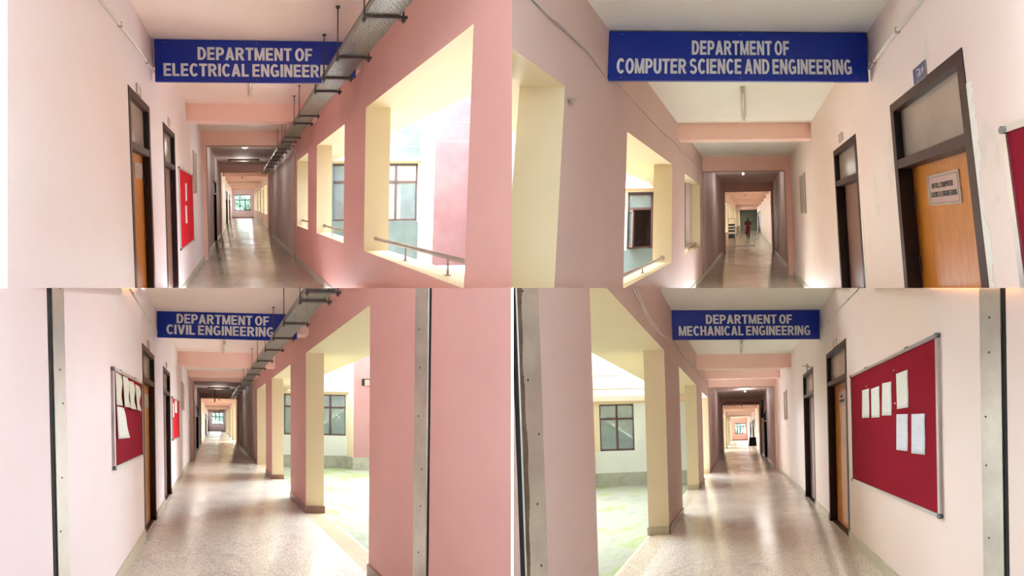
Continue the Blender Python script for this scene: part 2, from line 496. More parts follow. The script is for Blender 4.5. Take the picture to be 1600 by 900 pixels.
def door(q, n, side, dn, df, ht, hb, leaf, label, leafmat, plate=None, recess=.11, simple=False, fr='frame_brown', bottom=None):
    """door in a wall opening: dn near jamb, df far jamb, ht head, hb transom bar height"""
    W = q.Wl if side < 0 else q.Wr
    s = side; bot = q.E if bottom is None else bottom
    t = Thing(q, 'door_%d' % n, (s * (W + .06), (dn + df) / 2, bot), label, 'door', kind='structure')
    jw = .06
    f = MB()
    A = lambda x: s * (W + x)
    inn = {'d-': 1, 'd+': 1}
    f.box(A(-.006), A(.13), dn, dn + jw, bot, ht, 0, inn)
    f.box(A(-.006), A(.13), df - jw, df, bot, ht, 0, inn)
    f.box(A(-.006), A(.13), dn + jw, df - jw, ht - .07, ht, 0)
    f.box(A(-.004), A(.13), dn + jw, df - jw, hb, hb + .07, 0)
    f.box(A(.02), A(.13), dn + jw, df - jw, bot, bot + .02, 0)
    t.part('door_frame', f, [fr, 'frame_dark'])
    l = MB().box(A(recess), A(recess + .04), dn + jw, df - jw, bot + .02, hb, 0)
    lf = t.part('door_leaf', l, leafmat)
    g = MB().box(A(.055), A(.07), dn + jw, df - jw, hb + .07, ht - .07)
    t.part('transom_panel', g, 'dark_door_board' if simple else 'transom_board')
    if not simple:
        for hh in (bot + .35, bot + 1.1, hb - .3):
            hg = MB().tube([(A(recess - .008), df - jw - .012, hh), (A(recess - .008), df - jw - .012, hh + .1)], .008)
            t.part('hinge', hg, 'rod_steel', lf)
    return t, lf

def noticeboard(q, side, d0, d1, h0, h1, felt, label, clips=2, group=None):
    W = q.Wl if side < 0 else q.Wr
    s = side; A = lambda x: s * (W - x)
    t = Thing(q, 'noticeboard', (A(0), (d0 + d1) / 2, h0), label, 'noticeboard', group)
    fw = .03
    t.part('felt_panel', MB().box(A(.002), A(.012), d0 + .01, d1 - .01, h0 + .01, h1 - .01), felt)
    f = MB()
    for p0, p1 in (((d0, h0), (d1, h0)), ((d0, h1), (d1, h1))):
        f.box(A(.0), A(.024), d0 + .02, d1 - .02, p0[1] - fw / 2, p0[1] + fw / 2)
    for d in (d0, d1): f.box(A(0), A(.024), d - fw / 2, d + fw / 2, h0 + .02, h1 - .02)
    t.part('frame', f, 'aluminium')
    for d in (d0, d1):
        for h in (h0, h1):
            c = MB().tube([(A(-.0), d, h), (A(.03), d, h)], .019, 12)
            t.part('corner_cap', c, 'aluminium_dark')
    for i in range(clips):
        d = d0 + (d1 - d0) * (.25 + .5 * i / max(1, clips - 1))
        t.part('hanging_clip', MB().box(A(0), A(.012), d - .025, d + .025, h1 + fw / 2, h1 + fw / 2 + .015), 'rod_steel')
    return t

def paper(q, side, corners, mat, label, off=.0125, curl=0.0, bow=0.0, group=None):
    """a sheet pinned on a board: corners are four (d,h): near-top, far-top, far-bottom, near-bottom"""
    W = q.Wl if side < 0 else q.Wr
    mb = MB(); n, m_ = 5, 8
    (a, b, c, d) = corners
    for k in (0, 1):
        for i in range(m_ + 1):
            v = i / m_
            for j in range(n + 1):
                u = j / n
                top = (a[0] + (b[0] - a[0]) * u, a[1] + (b[1] - a[1]) * u)
                bt = (d[0] + (c[0] - d[0]) * u, d[1] + (c[1] - d[1]) * u)
                dd = top[0] + (bt[0] - top[0]) * v; hh = top[1] + (bt[1] - top[1]) * v
                o = off + k * .0012 + curl * v * v * (.4 + .6 * u) + bow * math.sin(v * PI * 2.2) * u * (1 - .3 * v) + abs(bow) * v
                mb.v.append((side * (W - o), dd, hh))
    N = (n + 1) * (m_ + 1)
    for k in (0, 1):
        for i in range(m_):
            for j in range(n):
                x = k * N + i * (n + 1) + j
                f = [x, x + 1, x + n + 2, x + n + 1]
                mb.face(f if k else f[::-1], 0, True)
    rim = [j for j in range(n + 1)] + [(i) * (n + 1) + n for i in range(1, m_ + 1)] + [m_ * (n + 1) + j for j in range(n - 1, -1, -1)] + [i * (n + 1) for i in range(m_ - 1, 0, -1)]
    for i in range(len(rim)):
        x, y = rim[i], rim[(i + 1) % len(rim)]
        mb.face([x, y, y + N, x + N])
    return single(q, 'paper_notice', mb, mat, label, 'paper', group)

def department_sign(q, d, px, lines, label, notch=None):
    """px: picture corners TL, TR, BR, BL of the board, all on the cross plane at depth d"""
    P = [q.on(x, y, 1, d) for x, y in px]
    def fn(u, v, w):
        p = (P[0] * (1 - u) + P[1] * u) * (1 - v) + (P[3] * (1 - u) + P[2] * u) * v
        return (p[0], d - w, p[2])
    t = Thing(q, 'department_sign', tuple((P[2] + P[3]) / 2), label, 'sign')
    t.part('sign_board', MB().prism([(0, 0), (1, 0), (1, notch[1]), (notch[0], notch[1]), (notch[0], 1), (0, 1)] if notch else [(0, 0), (1, 0), (1, 1), (0, 1)], lambda u, v, w: (fn(u, v, 0)[0], d + w, fn(u, v, 0)[2]), .03), 'sign_blue')
    for text, u0, u1, v0, v1 in lines:
        mb = MB(); lettering(mb, text, u0, u1, v0, v1, fn, .006)
        t.part('lettering', mb, 'letter_grey')
    for u in (.05, .5, .95):
        for v in (.06, .94 if not notch or u < .8 else .8):
            p = fn(u, v, 0); t.part('screw', MB().ball((p[0], p[1] - .002, p[2]), .004, 0, 6, 4), 'aluminium')
    return t

def cable_tray(q, h, a0, a1, d0, d1, hangers, label):
    t = Thing(q, 'cable_tray', ((a0 + a1) / 2, (d0 + d1) / 2, h), label, 'cable tray')
    t.part('tray_bed', MB().box(a0, a1, d0, d1, h, h + .003), 'perforated_steel')
    e = MB()
    for a in (a0, a1):
        e.box(a - .002, a + .002, d0, d1, h, h + .055)
        e.box(a - .012 if a == a0 else a - .002, a + .002 if a == a0 else a + .012, d0, d1, h + .052, h + .056)
    t.part('side_flange', e, 'tray_steel')
    for d in hangers:
        m = MB()
        m.box(a0 - .02, a1 + .06, d - .018, d + .018, h - .022, h - .002)
        hg = t.part('hanger', m, 'rod_steel')
        for a in (a0 - .008, a1 + .035):
            r = MB()
            r.tube([(a, d, h - .05), (a, d, q.H)], .0065, 6)
            r.tube([(a, d, q.H - .012), (a, d, q.H)], .022, 8)
            r.tube([(a, d, h - .04), (a, d, h - .022)], .016, 6)
            t.part('threaded_rod', r, 'rod_steel', hg)
    return t

def tube_light(q, a, d0, d1, label, along=True, dark=False):
    H = q.H
    t = Thing(q, 'tube_light', (a, (d0 + d1) / 2, H - .08), label, 'ceiling light')
    hs, tb = ('lamp_dark', 'lamp_dark') if dark else ('lamp_housing', 'lamp_tube')
    if along:
        t.part('housing', MB().box(a - .03, a + .03, d0, d1, H - .045, H), hs)
        t.part('tube', MB().tube([(a, d0 + .04, H - .068), (a, d1 - .04, H - .068)], .014, 10), tb)
        for d in (d0 + .02, d1 - .02): t.part('end_holder', MB().box(a - .02, a + .02, d - .02, d + .02, H - .088, H - .045), hs)
    return t
def batten(q, a0, a1, d, label, power=8):
    H = q.H
    t = Thing(q, 'tube_light', ((a0 + a1) / 2, d, H - .09), label, 'ceiling light')
    t.part('housing', MB().box(a0, a1, d - .05, d + .05, H - .06, H), 'lamp_dark')
    t.part('tube', MB().tube([(a0 + .06, d, H - .09), (a1 - .06, d, H - .09)], .02, 8), 'lamp_housing')
    fill_light(q, (a0 + a1) / 2, d, H - .25, power)  # added fill brightening the dim stretch; the batten itself stays unlit
    for a in (a0 + .04, a1 - .04): t.part('end_holder', MB().box(a - .025, a + .025, d - .025, d + .025, H - .11, H - .06), 'lamp_dark')
def fill_light(q, a, d, h, power):  # added fill for the dim stretches, placed under the ceiling fittings
    ld = bpy.data.lights.new('dim_stretch_fill', 'POINT'); ld.energy = power; ld.shadow_soft_size = .3; ld.color = (1, .95, .88)
    o = bpy.data.objects.new('dim_stretch_fill', ld); o.location = q.W(a, d, h); C.objects.link(o)
def bulb(q, a, d, label, drop=.12, dark=False, name='bulb_holder', cat='light bulb', power=0):
    H = q.H
    t = Thing(q, name, (a, d, H - drop - .06), label, cat)
    t.part('ceiling_rose', MB().tube([(a, d, H - .03), (a, d, H)], .055, 12), 'lamp_dark' if dark else 'lamp_housing')
    t.part('holder', MB().tube([(a, d, H - drop), (a, d, H - .03)], .02, 8), 'lamp_dark')
    t.part('globe', MB().ball((a, d, H - drop - .03), .045), 'spot_black' if dark else 'bulb_glow')
    if power: fill_light(q, a, d, H - drop - .16, power)
    return t

def glow_mat():
    m, nt, b = _new('bulb_glow')
    b.inputs['Base Color'].default_value = (.9, .88, .8, 1)
    b.inputs['Emission Color'].default_value = (1, .95, .85, 1); b.inputs['Emission Strength'].default_value = 1.0
    MATS['bulb_glow'] = m
glow_mat()
def run_on_wall(q, side, px, r, mat, name, label, cat, off=None):
    W = q.Wl if side < 0 else q.Wr
    off = r if off is None else off
    pts = []
    for x, y in px:
        p = q.on(x, y, 0, side * (W - off)); pts.append((side * (W - off), p[1], p[2]))
    mb = MB().tube(pts, r, 8)
    return single(q, name, mb, mat, label, cat)

def conduit(q, side, px, r, label):
    W = q.Wl if side < 0 else q.Wr
    pts = []
    for x, y in px:
        p = q.on(x, y, 0, side * (W - r)); pts.append((side * (W - r), p[1], p[2]))
    t = Thing(q, 'conduit_pipe', pts[len(pts) // 2], label, 'conduit')
    t.part('pipe', MB().tube(pts, r, 10), 'conduit_white')
    for i in range(len(pts) - 1):
        for f in (.55,):
            p = Vector(pts[i]) * (1 - f) + Vector(pts[i + 1]) * f
            t.part('saddle_clip', MB().box(p[0] - r * 1.02, p[0] + r * 1.02, p[1] - .01, p[1] + .01, p[2] - r * 1.25, p[2] + r * 1.25), 'cable_grey')

def number_plate(q, side, d0, d1, h0, h1, mat, label, marks=True):
    W = q.Wl if side < 0 else q.Wr
    A = lambda x: side * (W - x)
    t = Thing(q, 'door_number_plate', (A(0), (d0 + d1) / 2, h0), label, 'plate')
    t.part('plate', MB().box(A(0), A(.006), d0, d1, h0, h1), mat)
    e = MB(); w = .006
    e.box(A(0), A(.009), d0, d1, h0 - w, h0); e.box(A(0), A(.009), d0, d1, h1, h1 + w)
    e.box(A(0), A(.009), d0 - w, d0, h0, h1); e.box(A(0), A(.009), d1, d1 + w, h0, h1)
    t.part('rim', e, 'panel_grey')
    if mat == 'plate_blue':
        wm = MB(); fn = lambda u, v, w: (A(.006 + w), d1 + (d0 - d1) * u, h0 + (h1 - h0) * v)
        for pg in ([(.2, .9), (.5, .86), (.42, .7), (.3, .78)], [(.45, .3), (.6, .34), (.62, .8), (.5, .74)], [(.7, .3), (.85, .5), (.8, .9), (.7, .62)], [(.3, .35), (.4, .3), (.42, .6), (.34, .62)]):
            wm.prism(pg, fn, .001)
        t.part('worn_numeral', wm, 'plate_pale')
    return t

def wall_panel(q, side, d0, d1, h0, h1, label):
    W = q.Wl if side < 0 else q.Wr
    A = lambda x: side * (W - x)
    t = Thing(q, 'wall_panel', (A(0), (d0 + d1) / 2, h0), label, 'panel')
    t.part('cover', MB().box(A(0), A(.012), d0, d1, h0, h1), 'panel_grey')
    t.part('rim', MB().box(A(0), A(.02), d0, d0 + .03, h0, h1).box(A(0), A(.02), d1 - .03, d1, h0, h1).box(A(0), A(.02), d0, d1, h1 - .03, h1).box(A(0), A(.02), d0, d1, h0, h0 + .03), 'plate_pale')

def handrail(q, side, a, h, d0, d1, sill, posts, label):
    t = Thing(q, 'handrail', (a, (d0 + d1) / 2, sill), label, 'handrail', 'steel handrails on the window sills')
    t.part('rail', MB().tube([(a, d0, h), (a, d1, h)], .022, 12), 'rail_steel')
    for d in posts: t.part('post', MB().tube([(a, d, sill), (a, d, h)], .009, 8).tube([(a, d, sill), (a, d, sill + .008)], .026, 10), 'rail_steel')
    t.part('flange', MB().tube([(a, d1 - .012, h), (a, d1, h)], .04, 12), 'rail_steel')

def beam(q, d0, d1, hb, mats, n, a0=None, a1=None):
    a0 = -q.Wl if a0 is None else a0; a1 = q.Wr if a1 is None else a1
    return struct(q, 'trim_%d' % n, MB().box(a0, a1, d0, d1, hb, q.H + .01, 0), mats)

def end_window(q, n, x0, x1, y0, y1, cols, bar, d, label, mat='window_steel_dark'):
    P0 = q.on(x0, y0, 1, d); P1 = q.on(x1, y1, 1, d)
    a0, a1, h1, h0 = P0[0], P1[0], P0[2], P1[2]
    hbar = q.on(x0, bar, 1, d)[2]
    t = Thing(q, 'window_%d' % n, ((a0 + a1) / 2, d, h0), label, 'window', kind='structure')
    f = MB(); w = .085 if d < 50 else .11
    f.box(a0, a1, d - .03, d + .03, h0, h0 + w); f.box(a0, a1, d - .03, d + .03, h1 - w, h1)
    f.box(a0, a1, d - .03, d + .03, hbar - w / 2, hbar + w / 2)
    for i in range(cols + 1):
        a = a0 + (a1 - a0) * i / cols
        f.box(max(a0, a - w / 2), min(a1, a + w / 2), d - .03, d + .03, h0, h1)
    t.part('window_frame', f, mat)
    for i in range(cols):
        for lo, hi in ((h0, hbar), (hbar, h1)):
            t.part('pane', MB().box(a0 + (a1 - a0) * i / cols, a0 + (a1 - a0) * (i + 1) / cols, d - .004, d + .004, lo, hi), 'end_pane')
    return a0, a1, h0, h1

def end_wall(q, d, x0, x1, y0, y1, cols, bar, mat, n, label):
    a0, a1, h0, h1 = end_window(q, n, x0, x1, y0, y1, cols, bar, d + .1, label)
    mb = MB()
    W0, W1 = -q.Wl - .3, q.Wr + .3
    mb.box(W0, W1, d, d + .2, q.E - .1, h0).box(W0, W1, d, d + .2, h1, q.H + .1).box(W0, a0, d, d + .2, h0, h1).box(a1, W1, d, d + .2, h0, h1)
    struct(q, 'wall_end', mb, mat)
    struct(q, 'baseboard_end', MB().box(-q.Wl, q.Wr, d - .02, d, q.E, q.E + .1), 'skirting_brown_granite')
    # beams just under the ceiling in front of the end wall
    beam(q, d - .9, d - .6, q.H - .3, 'beam_salmon_paint', 60 + n)

def tree(q, a, d, h0, h, r, seed, label):
    rnd = random.Random(seed)
    t = Thing(q, 'tree', (a, d, h0), label, 'tree', 'trees beyond the corridor end windows')
    tr = MB().tube([(a, d, h0), (a + .1, d, h0 + h * .3), (a - .1, d, h0 + h * .62)], .2, 8, rs=[.26, .2, .1])
    for i in range(5):
        an = i * 1.3
        tr.tube([(a, d, h0 + h * .4), (a + math.cos(an) * r * .6, d + math.sin(an) * r * .6, h0 + h * .75)], .06, 6, rs=[.09, .03])
    t.part('trunk', tr, 'bark')
    f = MB()
    for i in range(900):
        th = rnd.uniform(0, 2 * PI); z = rnd.uniform(-1, 1); k = rnd.uniform(.45, 1)
        rr = r * math.sqrt(1 - z * z) * k
        c = Vector((a + rr * math.cos(th), d + rr * math.sin(th), h0 + h * .66 + z * h * .34 * k))
        u = Vector((rnd.gauss(0, 1), rnd.gauss(0, 1), rnd.gauss(0, 1))).normalized(); v = u.orthogonal().normalized()
        s = rnd.uniform(.14, .28)
        n = len(f.v)
        f.v += [tuple(c - u * s), tuple(c + v * s * .5), tuple(c + u * s), tuple(c - v * s * .5)]
        f.face([n, n + 1, n + 2, n + 3])
    t.part('foliage', f, 'leaf_green')

def facade_window(q, n, a0, a1, h0, h1, hbar, d, cols, label, open_lights=()):
    """steel window set in the face at depth d: brown frame, smoky panes, dim room box behind"""
    t = Thing(q, 'window_%d' % n, ((a0 + a1) / 2, d, h0), label, 'window', kind='structure')
    f = MB(); w = .05
    y0, y1 = d + .04, d + .1
    f.box(a0, a1, y0, y1, h0, h0 + w); f.box(a0, a1, y0, y1, h1 - w, h1); f.box(a0, a1, y0, y1, hbar - .03, hbar + .03)
    for i in range(cols + 1):
        a = a0 + (a1 - a0) * i / cols
        f.box(max(a0, a - w / 2), min(a1, a + w / 2), y0, y1, h0, h1)
    t.part('window_frame', f, 'window_steel_brown')
    cw = (a1 - a0) / cols
    for i in range(cols):
        x0, x1 = a0 + cw * i + w / 2, a0 + cw * (i + 1) - w / 2
        t.part('pane', MB().box(x0, x1, y0 + .025, y0 + .03, hbar + .03, h1 - w), 'smoky_pane')
        if i in open_lights:
            # casement swung out towards the courtyard
            s = MB(); pz = MB()
            ang = math.radians(62)
            hx = x0 if open_lights[i] < 0 else x1
            sg = 1 if open_lights[i] < 0 else -1
            L = x1 - x0
            ex, ey = hx + sg * L * math.cos(ang), y0 - L * math.sin(ang)
            def slab(u0, u1, b0, b1, mb, th=.03):
                p = lambda u, k: (hx + (ex - hx) * u + k * .5 * th * math.sin(ang), y0 + (ey - y0) * u + sg * k * .5 * th * math.cos(ang))
                c = [p(u0, -1), p(u1, -1), p(u1, 1), p(u0, 1)]
                mb.hexa([(*k_, b0) for k_ in c] + [(*k_, b1) for k_ in c])
            slab(0, .1, h0 + w, hbar - .03, s); slab(.9, 1, h0 + w, hbar - .03, s)
            slab(0, 1, h0 + w, h0 + w + .05, s); slab(0, 1, hbar - .08, hbar - .03, s)
            cs = t.part('casement', s, 'window_steel_brown')
            slab(.1, .9, h0 + w + .05, hbar - .08, pz, .006)
            t.part('casement_pane', pz, 'smoky_pane', cs)
        else:
            t.part('pane', MB().box(x0, x1, y0 + .025, y0 + .03, h0 + w, hbar - .03), 'smoky_pane')
    return t

def facade(q, s, ac, db, dp, gap, win, hb, far, near_h, n, label, open_lights={}, grooves=(), band=None, plinth=None, top=4.2, mark=None, vent=None):
    """courtyard end building. s=+1 to the right. ac: |a| of the corner between the white face (depth db) and the pink block (depth dp)"""
    A = lambda x: s * x
    a_in = gap
    base = q.E - .17
    w0, w1, wh0, wh1, wbar, cols = win
    m = MB()                                            # white rear face with the window hole, room behind
    def WB(x0, x1, h0, h1, mi=0): 
        if x1 - x0 > .01: m.box(A(x0), A(x1), db, db + .2, h0, h1, mi)
    WB(a_in, ac, base, wh0); WB(a_in, ac, wh1, top); WB(a_in, w0, wh0, wh1); WB(w1, ac, wh0, wh1)
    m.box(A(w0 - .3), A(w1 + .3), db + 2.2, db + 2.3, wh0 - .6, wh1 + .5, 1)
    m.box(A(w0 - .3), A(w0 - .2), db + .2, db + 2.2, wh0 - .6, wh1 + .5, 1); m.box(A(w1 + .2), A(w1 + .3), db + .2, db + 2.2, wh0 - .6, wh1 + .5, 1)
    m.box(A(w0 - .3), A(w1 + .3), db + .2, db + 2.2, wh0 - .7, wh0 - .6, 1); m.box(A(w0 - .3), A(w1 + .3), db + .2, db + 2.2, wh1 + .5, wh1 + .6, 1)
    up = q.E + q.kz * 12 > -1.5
    struct(q, 'wall_courtyard', m, ['dimmed_weathered_white_paint' if up else 'outside_white_paint', 'dim_mauve_paint'])
    # pink block standing forward, cream on its return
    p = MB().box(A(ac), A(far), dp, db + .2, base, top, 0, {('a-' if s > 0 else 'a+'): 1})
    struct(q, 'wall_courtyard_block', p, ['dimmed_weathered_pink_paint' if up else 'outside_pink_paint', 'cream_paint'])
    g = MB()
    for h in grooves:
        g.box(A(a_in), A(ac), db - .003, db + .004, h - .009, h + .009)
        g.box(A(ac), A(far), dp - .003, dp + .004, h - .009, h + .009)
        g.box(A(ac - .003), A(ac + .004), dp, db, h - .009, h + .009)
    if grooves: struct(q, 'trim_%d' % n, g, 'panel_grey')
    if band:
        b = MB().box(A(a_in), A(ac), db - .14, db, band[0], band[1])
        struct(q, 'trim_%d' % (n + 1), b, 'beam_salmon_paint')
        struct(q, 'trim_%d' % (n + 2), MB().box(A(w1 + .01), A(ac), db - .012, db, wh0 - .03, band[0]).box(A(a_in), A(w1 + .01), db - .012, db, wh1 + .02, band[0]), 'cream_paint')
    if plinth:
        b = MB().box(A(a_in), A(ac), db - .03, db, base, plinth).box(A(ac - .03), A(far), dp - .03, dp, base, plinth).box(A(ac - .03), A(ac), dp, db - .03, base, plinth)
        struct(q, 'baseboard_courtyard', b, 'plinth_cement')
    facade_window(q, n // 10, min(A(w0), A(w1)), max(A(w0), A(w1)), wh0, wh1, wbar, db, cols, label, open_lights)

def dwall(q, side, x, h=0.0):
    a = side * (q.Wl if side < 0 else q.Wr)
    return q.F0 * (a + q.r1 * h) / (x - q.vx) - q.ca * a - q.ch * h
def span(q, side, pts, h=0.0): return [dwall(q, side, x, h) for x in pts]

def shell(q, nm, S):
    """the built shell of one wing: floor, ceiling, both walls, beams, portals"""
    s = S['open']                                   # side of the courtyard: +1 right, -1 left
    Wo = q.Wr if s > 0 else q.Wl; Wc = q.Wl if s > 0 else q.Wr
    d0, dp, dq, de = S['d0'], S['dp'], S['dq'], S['de']
    A = lambda x: s * x
    fm = S['floor']
    for k, (x0, x1) in enumerate(((d0, dp), (dp, dq), (dq, de))):
        struct(q, 'floor', MB().box(A(-Wc - .25), A(Wo + .27), x0, x1, q.E - .14, q.E, 0, {'h+': 0}), [fm], S['lab'] + ' floor, ' + ('near stretch', 'dim middle stretch', 'far bright stretch')[k])
        struct(q, 'ceiling', MB().box(A(-Wc - .25), A(Wo + .3), x0, x1, q.H, q.H + .16), [S['ceil'][k]])
    # window side: wall with openings near and far, solid in the dim middle
    sill, ht = S['sill'], S['ht']
    th = .3
    near = [(a, b, sill, ht) for a, b in S['near']]
    far = [(a, b, sill, ht) for a, b in S['far']]
    full = sill <= q.E + 1e-6
    side = 'right' if s > 0 else 'left'; other = 'left' if s > 0 else 'right'
    wall_run(q, 'wall_' + side, s, d0, dp, q.E - .14, q.H + .16, th, near, [S['wpaint'], 'cream_paint'])
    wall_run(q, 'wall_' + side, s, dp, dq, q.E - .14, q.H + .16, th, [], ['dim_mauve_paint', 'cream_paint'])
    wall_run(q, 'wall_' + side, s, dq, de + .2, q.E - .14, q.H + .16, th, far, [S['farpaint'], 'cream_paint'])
    # sun shade slabs over the openings
    k = 1
    for run in (S['near'], S['far']):
        x0 = min(a for a, b in run) - .4; x1 = max(b for a, b in run) + .3
        struct(q, 'trim_%d' % k, MB().box(A(Wo + th), A(Wo + S['shade']), max(x0, .9), x1, ht, ht + .12), 'cream_paint', None); k += 1
    # added wall and ground that cut the sky light into the far openings
    struct(q, 'wall_far_sky_block', MB().box(A(Wo + 3.6), A(Wo + 3.9), dq - 2.5, de, q.E - .3, q.H + 3.5), ['outside_white_paint'])
    struct(q, 'floor_far_sky_block', MB().box(A(Wo + .27), A(Wo + 3.6), dq - 2.5, de, q.E - .5, q.E - .2), ['skirting_granite'])  # added ground, stops sky light coming up from below
    # room side wall with the door openings
    ops = S['doors']
    wall_run(q, 'wall_' + other, -s, S.get('d0c', d0), dp, q.E - .14, q.H + .16, .22, [(a, b, q.E, S['dht']) for a, b in ops], [S['rpaint'], S['rpaint']])
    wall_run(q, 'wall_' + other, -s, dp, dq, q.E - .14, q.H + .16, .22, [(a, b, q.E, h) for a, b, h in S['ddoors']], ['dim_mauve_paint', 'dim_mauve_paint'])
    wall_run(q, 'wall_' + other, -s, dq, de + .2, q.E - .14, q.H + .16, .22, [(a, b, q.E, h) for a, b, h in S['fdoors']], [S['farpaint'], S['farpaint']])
    # skirtings
    sk = S.get('skirt', 'skirting_granite')
    def skirt(side_, x0, x1, gaps, m):
        W = q.Wl if side_ < 0 else q.Wr
        mb = MB(); cur = x0
        for a, b in sorted(gaps):
            if a > cur: mb.box(side_ * W, side_ * (W - .018), cur, a, q.E, q.E + .12)
            cur = b
        if x1 > cur: mb.box(side_ * W, side_ * (W - .018), cur, x1, q.E, q.E + .12)
        if mb.v: struct(q, 'baseboard_' + ('left' if side_ < 0 else 'right'), mb, m)
    skirt(-s, d0, de, list(ops) + [(a, b) for a, b, h in S['ddoors']] + [(a, b) for a, b, h in S['fdoors']], sk)
    skirt(s, d0, de, (list(S['near']) + list(S['far'])) if full else [], 'skirting_brown_granite' if full else sk)
    if full:
        pts = [x for ab in S['near'] for x in ab]
        for i in range(1, len(pts) - 1, 2):       # skirting wrapped round each column
            x0, x1 = pts[i], pts[i + 1]
            struct(q, 'baseboard_column', MB().box(A(Wo + .002), A(Wo + th + .015), x0 - .016, x0, q.E, q.E + .12).box(A(Wo + .002), A(Wo + th + .015), x1, x1 + .016, q.E, q.E + .12), 'skirting_brown_granite' if s > 0 else 'skirting_granite')
    # cross beams
    n = 10
    for i, (x, hb) in enumerate(S['beams']):
        beam(q, x, x + .25, hb, ['beam_salmon_paint'], n); n += 1
    # portals at both ends of the dim stretch
    for x, hb, jl, jr in S['portals']:
        m = MB()
        m.box(-q.Wl, q.Wr, x, x + .3, hb, q.H + .01)
        if jl > 0: m.box(-q.Wl, -q.Wl + jl, x, x + .3, q.E, hb)
        if jr > 0: m.box(q.Wr - jr, q.Wr, x, x + .3, q.E, hb)
        struct(q, 'trim_%d' % n, m, ['beam_salmon_paint']); n += 1
        e = MB(); w = .018
        e.box(-q.Wl + jl, q.Wr - jr, x - .006, x + .02, hb - w, hb)
        e.box(-q.Wl + jl, -q.Wl + jl + w, x - .006, x + .02, q.E, hb); e.box(q.Wr - jr - w, q.Wr - jr, x - .006, x + .02, q.E, hb)
        struct(q, 'trim_%d' % n, e, ['panel_grey']); n += 1

def plaster_edge(q, side, d, h0, h1, w, seed, t):
    W = q.Wl if side < 0 else q.Wr
    rnd = random.Random(seed); mb = MB(); n = 70; cur = w * .5
    A = lambda x: side * (W - x)
    ws = []
    for i in range(n + 1):
        cur = min(w, max(w * .1, cur + rnd.uniform(-.3, .3) * w)); ws.append(cur)
    for i in range(n):
        x0 = h0 + (h1 - h0) * i / n; x1 = h0 + (h1 - h0) * (i + 1) / n
        mb.box(A(-.002), A(.004), d - ws[i], d, x0, x1)
    t.part('plaster_edge', mb, 'fresh_plaster')

def shift_doors(q, side, n, spec, label, leaf='dark_door_board'):
    for i, (a, b, h) in enumerate(spec):
        door(q, n + i, side, a, b, h, h - .55, None, label[i], leaf, simple=True)

# added unseen box around the viewer, blocks and meters light into the near stretches
ID = Corridor((800, 450, 0, 0, 0, 0), 1, 1, 2, [])
struct(ID, 'wall_light_block_back', MB().box(-3.4, 3.4, -1.5, -1.3, -3.6, 3.6), 'light_block_paint')
struct(ID, 'wall_light_block_left', MB().box(-3.4, -3.2, -1.3, 1.25, -3.4, 3.4).box(-3.4, -2.1, 1.25, 1.35, -3.4, 3.4), 'light_block_paint')
struct(ID, 'wall_light_block_right', MB().box(3.2, 3.4, -1.3, 1.25, -3.4, 3.4).box(2.1, 3.4, 1.25, 1.35, -3.4, -.1), 'light_block_paint')
struct(ID, 'ceiling_light_block', MB().box(-3.4, 3.4, -1.3, 1.2, 3.4, 3.6), 'ceiling_white_paint')
struct(ID, 'floor_light_block', MB().box(-3.4, 3.4, -1.3, 0.8, -3.6, -3.4), 'terrazzo_lower')

# =================================================================== WING 1 (electrical, upper left)
q = TL
tl_d = [(3.411, 4.175), (4.87, 5.716)]
tl_dd = [(dwall(q, -1, 334), dwall(q, -1, 338.3), .95)]
tl_fd = [(dwall(q, -1, 353), dwall(q, -1, 355.6), .95), (dwall(q, -1, 357.8), dwall(q, -1, 359.6), .95)]
far = [tuple(span(q, 1, p)) for p in ((417.2, 412.8), (411, 407.8), (406, 403.6), (402.2, 400.6), (399.6, 398.6))]
shell(q, 'tl', dict(open=1, d0=1.2, dp=9.6, dq=17.6, de=40.5, floor='terrazzo_upper', lab='electrical wing',
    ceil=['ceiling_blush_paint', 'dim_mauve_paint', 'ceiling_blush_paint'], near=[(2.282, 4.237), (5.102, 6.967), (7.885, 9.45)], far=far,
    sill=-.571, ht=1.131, shade=.94, wpaint='backlit_salmon_paint', rpaint='daylit_pink_paint', farpaint='far_blush_paint',
    doors=tl_d, dht=1.102, ddoors=tl_dd, fdoors=tl_fd,
    beams=[(4.42, 1.63), (7.0, 1.60), (20.5, 1.6), (24, 1.6), (27.5, 1.6), (31, 1.6), (34.5, 1.6)],
    portals=[(9.6, 1.56, .12, .03), (17.3, 1.56, .05, .12)]))
hb = q.left(203, 229.5)[1]
for i, ((a, b), lf, lb) in enumerate(zip(tl_d, ('orange_door_veneer', 'mauve_door_board'),
        ('brown framed door with orange veneer leaf left of the blue electrical engineering sign', 'narrow brown framed door with mauve leaf beside the small red board under the electrical sign'))):
    t, leaf = door(q, 1 + i, -1, a, b, 1.102, hb, None, lb, lf, recess=.075)
    if i == 0:
        P = [q.on(x, y, 0, -q.Wl - .074) for x, y in ((209.5, 251.5), (221.5, 254), (222, 280.5), (211, 279))]
        t.part('notice_plate', MB().box(-q.Wl - .076, -q.Wl - .07, P[0][1], P[1][1], P[2][2], P[0][2]), 'panel_grey', leaf, label='grey plate on the door leaf')
shift_doors(q, -1, 3, tl_dd, ['dark door in the dim stretch of the electrical corridor'])
shift_doors(q, -1, 4, tl_fd, ['first dark door in the far bright stretch of the electrical corridor', 'last dark door in the far bright stretch of the electrical corridor'])
end_wall(q, 40.5, 366.3, 391.6, 304.5, 329, 3, 312.5, 'daylit_pink_paint', 40, 'three light window at the far end of the electrical corridor')
